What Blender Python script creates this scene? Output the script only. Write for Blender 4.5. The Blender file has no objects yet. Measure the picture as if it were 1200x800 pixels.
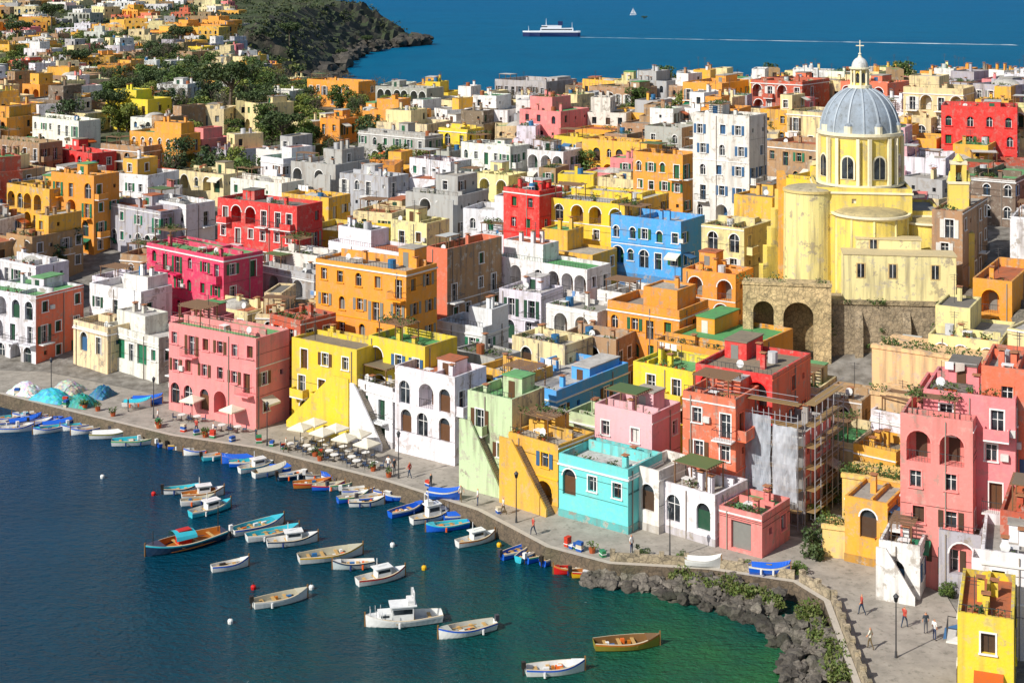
import bpy, bmesh, math, random, colorsys
import numpy as np
from mathutils import Vector
R=random.Random(7)
scene=bpy.context.scene
EYE=53.0; F=1700.0; HR=30.0
def lin(c):
    c=c/255.0
    return c/12.92 if c<=0.04045 else ((c+0.055)/1.055)**2.4
def C(r,g,b,k=0.97,a=0.5,sat=1.2):
    l=[lin(r)*k,lin(g)*k,lin(b)*k]; m=sum(l)/3
    l=[min(.86,max(.008,m+(x-m)*sat)) for x in l]
    return (*l,a)
# ---------------- materials
def newmat(name):
    m=bpy.data.materials.new(name); m.use_nodes=True
    nt=m.node_tree; b=nt.nodes['Principled BSDF']
    return m,nt,b
def N(nt,t,**kw):
    n=nt.nodes.new(t)
    for k,v in kw.items():
        if k in n.inputs: n.inputs[k].default_value=v
        else: setattr(n,k,v)
    return n
def noise(nt,scale,detail=4,vec=None,stretch=None,rough=.55):
    g=N(nt,'ShaderNodeNewGeometry'); src=g.outputs['Position']
    if stretch:
        mp=N(nt,'ShaderNodeMapping'); mp.inputs['Scale'].default_value=stretch
        nt.links.new(src,mp.inputs['Vector']); src=mp.outputs['Vector']
    n=N(nt,'ShaderNodeTexNoise',Scale=scale,Detail=detail,Roughness=rough)
    nt.links.new(src,n.inputs['Vector']); return n.outputs['Fac']
def ramp(nt,src,a,b,lo=0,hi=1):
    n=N(nt,'ShaderNodeMapRange'); n.inputs['From Min'].default_value=a; n.inputs['From Max'].default_value=b
    n.inputs['To Min'].default_value=lo; n.inputs['To Max'].default_value=hi
    nt.links.new(src,n.inputs['Value']); return n.outputs['Result']
def mul(nt,a,b,op='MULTIPLY'):
    n=N(nt,'ShaderNodeMath',operation=op)
    for i,x in enumerate((a,b)):
        if isinstance(x,(int,float)): n.inputs[i].default_value=x
        else: nt.links.new(x,n.inputs[i])
    return n.outputs[0]
def mix(nt,f,a,b,bt='MIX'):
    n=N(nt,'ShaderNodeMix',data_type='RGBA',blend_type=bt)
    for i,x in ((0,f),(6,a),(7,b)):
        if isinstance(x,(int,float)): n.inputs[i].default_value=x
        elif isinstance(x,tuple): n.inputs[i].default_value=x if len(x)==4 else x+(1,)
        else: nt.links.new(x,n.inputs[i])
    return n.outputs[2]
def bump(nt,b,h,s=.3,dist=.05):
    n=N(nt,'ShaderNodeBump',Strength=s,Distance=dist); nt.links.new(h,n.inputs['Height']); nt.links.new(n.outputs[0],b.inputs['Normal'])
def attr(nt): return N(nt,'ShaderNodeAttribute',attribute_name='Col')
M_wall,nt,b=newmat('plaster'); a=attr(nt); col=a.outputs['Color']; age=a.outputs['Alpha']
col=mix(nt,ramp(nt,noise(nt,.4,5),.3,.75,0,.22),col,mix(nt,.7,col,(.42,.34,.26)))
col=mix(nt,mul(nt,ramp(nt,noise(nt,1,6,stretch=(1.5,1.5,.14)),.48,.72),mul(nt,age,.85)),col,(.17,.13,.10))
col=mix(nt,mul(nt,ramp(nt,noise(nt,1.1,8,rough=.68),.55,.6),mul(nt,age,.7)),col,(.45,.40,.33))
col=mix(nt,mul(nt,ramp(nt,noise(nt,.55,8,rough=.7),.57,.62),mul(nt,age,.6)),col,(.2,.15,.11))
col=mix(nt,ramp(nt,noise(nt,3.5,4),.3,.7,0,.1),col,(.5,.47,.42))
nt.links.new(col,b.inputs['Base Color']); b.inputs['Roughness'].default_value=.92; bump(nt,b,noise(nt,5,6),.4,.07)
M_roof,nt,b=newmat('roof_screed'); a=attr(nt); col=a.outputs['Color']
col=mix(nt,ramp(nt,noise(nt,.6,6,rough=.65),.38,.66,0,.62),col,mix(nt,.7,col,(.12,.11,.09)))
col=mix(nt,ramp(nt,noise(nt,2.3,5),.55,.7,0,.45),col,(.08,.08,.055))
nt.links.new(col,b.inputs['Base Color']); b.inputs['Roughness'].default_value=.95; bump(nt,b,noise(nt,4,5),.3,.05)
M_trim,nt,b=newmat('painted_trim'); a=attr(nt)
col=mix(nt,ramp(nt,noise(nt,2.5,5),.35,.75,0,.3),a.outputs['Color'],mix(nt,.6,a.outputs['Color'],(.1,.09,.08)))
nt.links.new(col,b.inputs['Base Color']); b.inputs['Roughness'].default_value=.6
M_glass,nt,b=newmat('window_glass')
nt.links.new(mix(nt,ramp(nt,noise(nt,.7,2),.4,.6),(.010,.013,.017),(.045,.055,.065)),b.inputs['Base Color']); b.inputs['Roughness'].default_value=.12
M_stone,nt,b=newmat('rough_stone'); a=attr(nt)
g=N(nt,'ShaderNodeNewGeometry'); vo=N(nt,'ShaderNodeTexVoronoi',Scale=1.7,feature='DISTANCE_TO_EDGE'); nt.links.new(g.outputs['Position'],vo.inputs['Vector'])
col=mix(nt,ramp(nt,noise(nt,1.2,7,rough=.7),.35,.68),a.outputs['Color'],mix(nt,.65,a.outputs['Color'],(.05,.042,.032)))
col=mix(nt,ramp(nt,noise(nt,.25,5),.5,.7,0,.4),col,(.06,.075,.03))
col=mix(nt,ramp(nt,vo.outputs['Distance'],.0,.07,.6,0),col,(.03,.027,.024))
nt.links.new(col,b.inputs['Base Color']); b.inputs['Roughness'].default_value=.95; bump(nt,b,noise(nt,2.5,8),.8,.2)
M_leaf,nt,b=newmat('foliage'); a=attr(nt)
nt.links.new(mix(nt,ramp(nt,noise(nt,.5,3),.35,.65),a.outputs['Color'],mix(nt,.45,a.outputs['Color'],(.11,.13,.02))),b.inputs['Base Color']); b.inputs['Roughness'].default_value=.7
M_gloss,nt,b=newmat('boat_paint'); a=attr(nt)
nt.links.new(mix(nt,ramp(nt,noise(nt,3,5),.4,.8,0,.35),a.outputs['Color'],mix(nt,.6,a.outputs['Color'],(.15,.13,.1))),b.inputs['Base Color']); b.inputs['Roughness'].default_value=.35
M_net,nt,b=newmat('debris_netting'); a=attr(nt)
nt.links.new(a.outputs['Color'],b.inputs['Base Color']); b.inputs['Roughness'].default_value=.8
nt.links.new(ramp(nt,noise(nt,.9,6,stretch=(1,1,.4)),.35,.65,.42,.9),b.inputs['Alpha'])
MATS=[M_wall,M_roof,M_trim,M_glass,M_stone,M_leaf,M_gloss,M_net]
WALL,ROOF,TRIM,GLASS,STONE,LEAF,GLOSS,NET=range(8)
ROOT=scene.collection
class MB:
    def __init__(s): s.v=[];s.f=[];s.m=[];s.c=[]
    def poly(s,pts,m,c):
        n=len(s.v); s.v.extend(pts); s.f.append(tuple(range(n,n+len(pts)))); s.m.append(m); s.c.append(c)
    def box(s,x0,x1,y0,y1,z0,z1,m,c,bottom=True):
        n=len(s.v); s.v+= [(x0,y0,z0),(x1,y0,z0),(x1,y1,z0),(x0,y1,z0),(x0,y0,z1),(x1,y0,z1),(x1,y1,z1),(x0,y1,z1)]
        fs=[(0,1,5,4),(1,2,6,5),(2,3,7,6),(3,0,4,7),(4,5,6,7)]+([(3,2,1,0)] if bottom else [])
        for f in fs: s.f.append(tuple(n+i for i in f)); s.m.append(m); s.c.append(c)
    def cyl(s,cx,cy,z0,z1,r0,r1,n,m,c,a0=0,a1=2*math.pi,cap=True):
        p=[(math.cos(a0+(a1-a0)*i/n),math.sin(a0+(a1-a0)*i/n)) for i in range(n+1)]
        for i in range(n):
            a,b_=p[i],p[i+1]
            s.poly([(cx+a[0]*r0,cy+a[1]*r0,z0),(cx+b_[0]*r0,cy+b_[1]*r0,z0),(cx+b_[0]*r1,cy+b_[1]*r1,z1),(cx+a[0]*r1,cy+a[1]*r1,z1)],m,c)
        if cap and r1>0: s.poly([(cx+a*r1,cy+b_*r1,z1) for a,b_ in p[:n+(0 if a1-a0>6.2 else 1)]],m,c)
    def dome(s,cx,cy,z,r,h,n,k,m,c,a0=0,a1=2*math.pi):
        for j in range(k):
            t0=math.pi/2*j/k; t1=math.pi/2*(j+1)/k
            s.cyl(cx,cy,z+h*math.sin(t0),z+h*math.sin(t1),r*math.cos(t0),r*math.cos(t1)+1e-4,n,m,c,a0,a1,cap=False)
    def build(s,name,loc=(0,0,0),rot=0,smooth=False):
        me=bpy.data.meshes.new(name); me.from_pydata(s.v,[],s.f)
        for m in MATS: me.materials.append(m)
        me.polygons.foreach_set('material_index',s.m)
        at=me.color_attributes.new('Col','FLOAT_COLOR','CORNER')
        cnt=[len(f) for f in s.f]
        at.data.foreach_set('color',np.repeat(np.array([(*c,.5)[:4] if len(c)==3 else c for c in s.c],dtype=np.float32),cnt,axis=0).ravel())
        if smooth: me.polygons.foreach_set('use_smooth',[True]*len(s.f))
        me.update()
        ob=bpy.data.objects.new(name,me); ob.location=loc; ob.rotation_euler=(0,0,rot); ROOT.objects.link(ob); return ob
# ---------------- terrain
FP=[(-1500,-300),(-500,40),(-200,150),(-110,182),(-62.8,177.9),(-50.4,169.7),(-38,161.8),(-27.8,157.5),(-13,147.4),(-3.3,139.2),(3.1,130.3),(8.5,126.6),(17,125.4),(23.8,122.8),(25.6,119.1),(25.1,110.8),(24.6,101.8),(22,94),(24,70),(40,30),(80,-60),(200,-300),(1200,-400)]
BP=[(1200,500),(300,440),(60,412),(-13,415),(-45,470),(-78,600),(-98,850),(-100,960),(-88,1040),(-62,1095),(-78,1120),(-110,1180),(-160,1500),(-420,2200),(-2500,2600)]
POLY=FP+BP
def pdist(X,Y,P):
    d=np.full(X.shape,1e9)
    for (ax,ay),(bx,by) in zip(P[:-1],P[1:]):
        vx,vy=bx-ax,by-ay; t=np.clip(((X-ax)*vx+(Y-ay)*vy)/(vx*vx+vy*vy),0,1)
        d=np.minimum(d,np.hypot(X-ax-t*vx,Y-ay-t*vy))
    return d
def inside(X,Y):
    r=np.zeros(X.shape,bool); n=len(POLY)
    for i in range(n):
        ax,ay=POLY[i]; bx,by=POLY[(i+1)%n]
        if ay==by: continue
        r^=((ay>Y)!=(by>Y))&(X<(bx-ax)*(Y-ay)/(by-ay)+ax)
    return r
def ss(t): t=np.clip(t,0,1); return t*t*(3-2*t)
def T(X,Y):
    X=np.asarray(X,float); Y=np.asarray(Y,float)
    s=np.where(inside(X,Y),1,-1); d=pdist(X,Y,FP)*s; db=pdist(X,Y,BP)*s
    z=1.3+10*ss((d-8)/76)+7.5*ss((d-85)/95)+6*ss((X-10)/50)*ss((d-30)/60)
    z=z+11*ss((Y-480)/600)*ss((-X-20)/80)+np.where(Y>560,2.5*np.sin(X*.021)*np.sin(Y*.013+1),0)
    z=np.where(d<5,-3+4.3*ss((d+1)/5),z)
    z=np.where(d>20,np.minimum(z,-3+db*np.where(Y>700,.75,.5)),z)
    return np.where(s<0,-3.0,z)
def t1(x,y): return float(T(np.array([x]),np.array([y]))[0])
DD=np.arange(95,1700,.5)
def hit(u,v,h=0.0):
    k=(u-600)/F; g=T(k*DD,DD)+h; ray=EYE-(v+HR)/F*DD
    ok=(ray<=g)&(g-h>0)
    i=np.argmax(ok)
    if not ok[i]: i=len(DD)-1
    if DD[i]>560 and h>0:
        c=(g-ray)[:560]; c=np.where(DD[:560]<390,c,-1e9); i=int(np.argmax(c))
    return k*DD[i],DD[i],g[i]-h
xs=np.concatenate([np.arange(-1500,-420,40),np.arange(-420,-130,8),np.arange(-130,140,2.5),np.arange(140,1200,30)])
ys=np.concatenate([np.arange(-300,60,40),np.arange(60,330,2.5),np.arange(330,620,6),np.arange(620,1300,6),np.arange(1300,3001,50)])
GX,GY=np.meshgrid(xs,ys); GZ=T(GX,GY)
rr=np.random.RandomState(3); GZ=GZ+np.where(GY>600,rr.rand(*GZ.shape)*4.0,rr.rand(*GZ.shape)*.25)*(GZ>1.5)
nx,ny=len(xs),len(ys)
me=bpy.data.meshes.new('terrain'); idx=np.arange(nx*ny).reshape(ny,nx)
fc=np.stack([idx[:-1,:-1],idx[:-1,1:],idx[1:,1:],idx[1:,:-1]],-1).reshape(-1,4)
me.from_pydata(np.stack([GX,GY,GZ],-1).reshape(-1,3).tolist(),[],fc.tolist())
m,nt,b=newmat('ground_soil')
gn=N(nt,'ShaderNodeNewGeometry'); sx=N(nt,'ShaderNodeSeparateXYZ'); nt.links.new(gn.outputs['Normal'],sx.inputs[0])
sp=N(nt,'ShaderNodeSeparateXYZ'); nt.links.new(gn.outputs['Position'],sp.inputs[0])
col=mix(nt,ramp(nt,noise(nt,.06,6),.42,.55),(.17,.145,.105),(.05,.085,.022))
col=mix(nt,ramp(nt,sp.outputs['Y'],400,700,0,.85),col,(.035,.06,.017))
col=mix(nt,ramp(nt,noise(nt,.9,6),.4,.7,0,.6),col,(.06,.055,.035))
col=mix(nt,ramp(nt,sp.outputs['Y'],240,290,1,0),col,mix(nt,ramp(nt,noise(nt,.7,7),.35,.65),(.27,.25,.22),(.13,.115,.095)))
col=mix(nt,ramp(nt,sx.outputs['Z'],.75,.93,.9,0),col,mix(nt,ramp(nt,noise(nt,.05,7),.42,.58),(.075,.06,.045),(.018,.022,.014)))
nt.links.new(col,b.inputs['Base Color']); b.inputs['Roughness'].default_value=1; bump(nt,b,noise(nt,1.2,7),.6,.4)
me.materials.append(m); ob=bpy.data.objects.new('terrain',me); ROOT.objects.link(ob)
# ---------------- water
me=bpy.data.meshes.new('sea'); S=14000
me.from_pydata([(-S,-S,0),(S,-S,0),(S,S,0),(-S,S,0)],[],[(0,1,2,3)])
m,nt,b=newmat('sea_water')
g=N(nt,'ShaderNodeNewGeometry'); sp=N(nt,'ShaderNodeSeparateXYZ'); nt.links.new(g.outputs['Position'],sp.inputs[0])
far=ramp(nt,sp.outputs['Y'],200,600)
ds=N(nt,'ShaderNodeVectorMath',operation='DISTANCE'); nt.links.new(g.outputs['Position'],ds.inputs[0]); ds.inputs[1].default_value=(17,108,0)
dj=mul(nt,ds.outputs['Value'],ramp(nt,noise(nt,.12,4),.3,.7,-6,6),'ADD')
near=mix(nt,ramp(nt,dj,3,18,0,1),(.025,.14,.045),(.004,.082,.062))
near=mix(nt,ramp(nt,dj,16,38,0,1),near,(.001,.05,.074))
near=mix(nt,ramp(nt,ds.outputs['Value'],38,90,0,1),near,(.001,.042,.105))
col=mix(nt,ramp(nt,noise(nt,.06,4),.35,.7,0,.5),near,(.0,.024,.05))
fc_=mix(nt,ramp(nt,sp.outputs['Y'],900,4500),(.0,.125,.24),(.0,.115,.29))
fc_=mix(nt,ramp(nt,noise(nt,.004,5,stretch=(1,2.5,1)),.4,.7,0,.45),fc_,(.0,.085,.2))
fc_=mix(nt,ramp(nt,noise(nt,.06,4,stretch=(1,.35,1)),.45,.7,0,.3),fc_,(.0,.07,.16))
col=mix(nt,far,col,fc_)
nt.links.new(col,b.inputs['Base Color']); b.inputs['IOR'].default_value=1.33
nt.links.new(ramp(nt,far,0,1,.36,.05),b.inputs['Specular IOR Level']); nt.links.new(ramp(nt,far,0,1,.14,.5),b.inputs['Roughness'])
w1=noise(nt,.8,4,stretch=(1,1.7,1)); w2=noise(nt,2.6,5,stretch=(1,1.6,1)); bump(nt,b,mul(nt,w1,mul(nt,w2,.6),'ADD'),.95,.45)
me.materials.append(m); ob=bpy.data.objects.new('sea',me); ROOT.objects.link(ob)
# ---------------- palette
PAL={'P':C(238,142,140),'H':C(210,68,100),'O':C(245,160,38),'Y':C(250,205,50),'C':C(242,220,170),'W':C(238,236,232,sat=1),'R':C(212,60,50),'B':C(90,165,232),'A':C(125,222,210),'S':C(238,125,98),'K':C(232,178,85),'G':C(176,176,176),'T':C(168,135,100),'L':C(240,186,195),'D':C(182,82,62),'M':C(198,216,172),'Z':C(115,98,80)}
NAMES={'P':'pink_house','H':'crimson_house','O':'orange_house','Y':'yellow_house','C':'cream_house','W':'white_house','R':'red_house','B':'light_blue_house','A':'aqua_house','S':'salmon_house','K':'ochre_house','G':'grey_house','T':'stone_house','L':'pale_pink_house','D':'brick_red_house','M':'pale_green_house','Z':'weathered_stone_house'}
AGE={'T':1.4,'Z':1.5,'K':.8,'C':.95,'G':1.0,'W':.6,'O':.4,'Y':.33,'P':.42,'H':.32,'R':.32,'B':.28,'A':.22,'S':.6,'L':.45,'D':.8,'M':.75}
RC=[C(165,160,152),C(150,142,132),C(120,115,108),C(196,192,186),C(92,155,98),C(112,165,112),C(180,108,78),C(140,128,110),C(180,172,160),C(205,200,195)]
SHUT=[C(28,92,60),C(30,70,50),C(90,60,38),C(60,95,130),C(215,212,205),C(70,50,35),C(40,110,80),C(130,130,125)]
WH=C(238,236,232,sat=1); DK=C(40,36,33); IRON=C(60,60,62)
def facade(mb,x0,y0,x1,y1,z0,z1,col,r,lod=0,par=.6,zg=None,kinds='www.sd',shc=None,first=None,trim=None,top=None):
    L=math.hypot(x1-x0,y1-y0)
    if L<.3: return
    dx,dy=(x1-x0)/L,(y1-y0)/L; ox,oy=dy,-dx
    def W(a,b,o=0): return (x0+dx*a+ox*o,y0+dy*a+oy*o,b)
    def q(a0,a1,b0,b1,o=0,m=WALL,c=col):
        if a1-a0>.001 and b1-b0>.001: mb.poly([W(a0,b0,o),W(a1,b0,o),W(a1,b1,o),W(a0,b1,o)],m,c)
    def bx(a0,a1,b0,b1,o0,o1,m,c):
        q(a0,a1,b0,b1,o1,m,c)
        mb.poly([W(a0,b1,o0),W(a0,b1,o1),W(a1,b1,o1),W(a1,b1,o0)][::-1],m,c)
        mb.poly([W(a0,b0,o0),W(a1,b0,o0),W(a1,b0,o1),W(a0,b0,o1)],m,c)
        mb.poly([W(a0,b0,o0),W(a0,b0,o1),W(a0,b1,o1),W(a0,b1,o0)],m,c)
        mb.poly([W(a1,b0,o1),W(a1,b0,o0),W(a1,b1,o0),W(a1,b1,o1)],m,c)
    zg=z0 if zg is None else zg
    zt=z1-par; n=max(0,int((zt-zg+.5)/3.05))
    if n==0 or L<2: q(0,L,z0,z1); return
    shc=shc or r.choice(SHUT); tr=trim or (WH if r.random()<.6 else tuple(min(1,c*1.25) for c in col[:3])+(.3,))
    nb=max(1,int(L/r.uniform(2.1,2.8))); bw=L/nb
    for k in range(n):
        s1=z1 if k==0 else zt-3.05*k; s0=z0 if k==n-1 else zt-3.05*(k+1); fl=zt-3.05*(k+1)
        ground=(k==n-1)
        ks=(first if (ground and first) else (top if k==0 and top else kinds))
        cur=0
        for i in range(nb):
            kd=r.choice(ks)
            if kd=='.': continue
            cx=bw*(i+.5)+r.uniform(-.13,.13)*bw
            wd,sb,ht={'w':(.95,.95,1.4),'d':(1.05,.06,2.25),'s':(.55,1.4,.6),'a':(1.5,.06,2.5),'l':(2.0,.06,2.65),'g':(2.0,.05,2.5),'b':(.95,.8,1.6)}[kd]
            sb+=r.uniform(-.05,.12) if kd in 'wsb' else 0
            if wd>bw-.35: wd=max(.5,bw-.35)
            a0,a1=cx-wd/2,cx+wd/2; b0,b1=fl+sb,fl+sb+ht
            if a0<cur+.15 or a1>L-.15 or b0<=s0: continue
            arch=kd in 'alb'
            q(cur,a0,s0,s1); q(a0,a1,s0,b0)
            dep=.28 if kd not in 'l' else 1.6
            rad=wd/2; bs=b1-rad if arch else b1
            if arch:
                ns=8; pr=None
                for j in range(ns+1):
                    t=math.pi*(1-j/ns); pa=cx+rad*math.cos(t); pb=bs+rad*math.sin(t)*.98
                    if pr:
                        mb.poly([W(pr[0],pr[1]),W(pa,pb),W(pa,s1),W(pr[0],s1)],WALL,col)
                        mb.poly([W(pr[0],pr[1],-dep),W(pa,pb,-dep),W(pa,pb),W(pr[0],pr[1])],WALL,col)
                        if lod<2 and tr[0]>.1: 
                            k1,k0=(rad+.14)/rad,1.0; f_=lambda P,k_,o: W(cx+(P[0]-cx)*k_,bs+(P[1]-bs)*k_,o)
                            mb.poly([f_(pr,k0,.03),f_((pa,pb),k0,.03),f_((pa,pb),k1,.03),f_(pr,k1,.03)],TRIM,tr)
                    pr=(pa,pb)
            else:
                q(a0,a1,b1,s1)
                mb.poly([W(a0,b1,-dep),W(a1,b1,-dep),W(a1,b1),W(a0,b1)],WALL,col)
            mb.poly([W(a0,b0),W(a0,b0,-dep),W(a0,bs,-dep),W(a0,bs)][::-1],WALL,col)
            mb.poly([W(a1,b0),W(a1,b0,-dep),W(a1,bs,-dep),W(a1,bs)],WALL,col)
            mb.poly([W(a0,b0),W(a1,b0),W(a1,b0,-dep),W(a0,b0,-dep)],WALL,col)
            closed=r.random()<.25
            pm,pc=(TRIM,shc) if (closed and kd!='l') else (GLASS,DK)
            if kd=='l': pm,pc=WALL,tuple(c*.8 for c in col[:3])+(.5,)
            if kd=='g': pm,pc=TRIM,shc
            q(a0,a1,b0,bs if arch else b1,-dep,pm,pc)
            if arch:
                mb.poly([W(a0,bs,-dep)]+[W(a1,bs,-dep)]+[W(cx+rad*math.cos(math.pi*j/8),bs+rad*math.sin(math.pi*j/8),-dep) for j in range(1,8)],pm if kd=='l' else GLASS,pc)
                if kd=='l': 
                    bx(cx-.45,cx+.45,b0,b0+2,-dep,-dep+.05,TRIM,shc)
                    if not ground and lod<2:
                        bx(a0,a1,b0+.88,b0+.93,-.12,-.07,TRIM,IRON)
                        for j in range(9): p=a0+(a1-a0-.02)*j/8; bx(p,p+.025,b0,b0+.88,-.11,-.085,TRIM,IRON)
            cur=a1
            if lod<2 and kd in 'wdab' :
                t=.12
                if not arch:
                    bx(a0-t,a1+t,b1,b1+t,0,.05,TRIM,tr)
                    bx(a0-t,a0,b0,b1,0,.045,TRIM,tr); bx(a1,a1+t,b0,b1,0,.045,TRIM,tr)
                if kd in 'wb': bx(a0-t-.05,a1+t+.05,b0-.1,b0,0,.14,TRIM,tr)
                if not closed:
                    fw=.06
                    bx(cx-.035,cx+.035,b0,b1-.02,-dep,-dep+.05,TRIM,WH if r.random()<.7 else shc)
                    bx(a0,a1,b0+ht*.62,b0+ht*.62+.05,-dep,-dep+.045,TRIM,WH)
                    bx(a0,a0+fw,b0,bs,-dep,-dep+.055,TRIM,WH); bx(a1-fw,a1,b0,bs,-dep,-dep+.055,TRIM,WH)
                    if not arch and r.random()<.5 and bw>2.2:
                        sw=wd*.45
                        bx(a0-t-sw,a0-t-.003,b0,b1,.01,.09,TRIM,shc); bx(a1+t+.003,a1+t+sw,b0,b1,.01,.09,TRIM,shc)
                elif kd!='a':
                    bx(cx-.02,cx+.02,b0,b1-.02,-dep,-dep+.03,TRIM,DK)
                if kd=='d' and not ground and r.random()<.85:
                    e0,e1=max(.02,a0-.5),min(L-.02,a1+.5); dp=.95
                    bx(e0,e1,b0-.2,b0-.06,0,dp,TRIM,tr)
                    if r.random()<.7:
                        bx(e0,e1,b0+.88,b0+.93,dp-.05,dp,TRIM,IRON)
                        nbars=int((e1-e0)/.16) if lod==0 else 5
                        for j in range(nbars+1):
                            p=e0+(e1-e0-.02)*j/nbars; bx(p,p+.02,b0-.06,b0+.88,dp-.04,dp-.02,TRIM,IRON)
                        for e in (e0,e1-.03):
                            bx(e,e+.03,b0+.85,b0+.9,0,dp-.05,TRIM,IRON)
                    else:
                        bx(e0,e1,b0-.06,b0+.85,dp-.1,dp-.002,WALL,col); bx(e0,e0+.1,b0-.06,b0+.85,0,dp-.1,WALL,col); bx(e1-.1,e1,b0-.06,b0+.85,0,dp-.1,WALL,col)
                if lod==0 and kd in 'wd' and r.random()<.07:
                    bx(a1+.3,a1+.95,b0+.2,b0+.75,.02,.35,TRIM,C(215,215,210))
                if ground and r.random()<.15:
                    ac=r.choice([C(40,110,80),C(225,220,205),C(190,100,60),C(70,110,150),C(225,220,205)])
                    mb.poly([W(a0-.5,b1+.3,.02),W(a1+.5,b1+.3,.02),W(a1+.5,b1-.25,1.3),W(a0-.5,b1-.25,1.3)],TRIM,ac)
                    mb.poly([W(a0-.5,b1-.25,1.3),W(a1+.5,b1-.25,1.3),W(a1+.5,b1-.5,1.31),W(a0-.5,b1-.5,1.31)],TRIM,ac)
        q(cur,L,s0,s1)
    if lod==0 and r.random()<.7:
        a=r.uniform(.2,L-.3); bx(a,a+.09,z0,z1-.3,.02,.11,TRIM,C(150,140,130))
    if lod==0 and L>4 and r.random()<.5:
        zc=zt-3.05*r.randint(0,n-1)-.02; bx(.01,L-.01,zc,zc+.12,.001,.07,TRIM,tr)
    if lod==0 and L>4:
        for _ in range(2):
            if r.random()<.5:
                zc=r.uniform(zg+2.5,zt); bx(.05,L-.05,zc,zc+.025,.02,.045,TRIM,DK)
def block(mb,x0,x1,y0,y1,z0,z1,col,r,lod,roofc,par=.5,zg=None,side=None,**kw):
    th=.22
    facade(mb,x0,y0,x1,y0,z0,z1,col,r,lod,par,zg,**kw)
    facade(mb,x1,y0,x1,y1,z0,z1,side or col,r,lod,par,zg,kinds='ww.s.d',shc=kw.get('shc'))
    facade(mb,x0,y1,x0,y0,z0,z1,side or col,r,lod,par,zg,kinds='w.swd',shc=kw.get('shc'))
    mb.poly([(x1,y1,z0),(x0,y1,z0),(x0,y1,z1),(x1,y1,z1)],WALL,col)
    tc=tuple(c*.92 for c in col[:3])+(.9,)
    zr=z1-par; i0,i1,j0,j1=x0+th,x1-th,y0+th,y1-th
    O_=[(x0,y0),(x1,y0),(x1,y1),(x0,y1)]; I_=[(i0,j0),(i1,j0),(i1,j1),(i0,j1)]
    for a in range(4):
        b_=(a+1)%4
        mb.poly([(*O_[a],z1),(*O_[b_],z1),(*I_[b_],z1),(*I_[a],z1)],WALL,tc)
        mb.poly([(*I_[a],z1),(*I_[b_],z1),(*I_[b_],zr),(*I_[a],zr)],WALL,tc)
    mb.poly([(*p,zr) for p in I_],ROOF,roofc)
def tuft(mb,x,y,z,s,n,r,cols=((.05,.11,.02),(.08,.14,.03),(.04,.08,.02))):
    for _ in range(n):
        p=(x+r.uniform(-s,s),y+r.uniform(-s*.6,s*.6),z+r.uniform(-.1,1)*s); k=r.choice(cols); e=.13+.05*s
        mb.poly([(p[0]+r.uniform(-e,e),p[1]+r.uniform(-e,e),p[2]+r.uniform(-e,e)) for _ in range(4)],LEAF,(*k,1))
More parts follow.
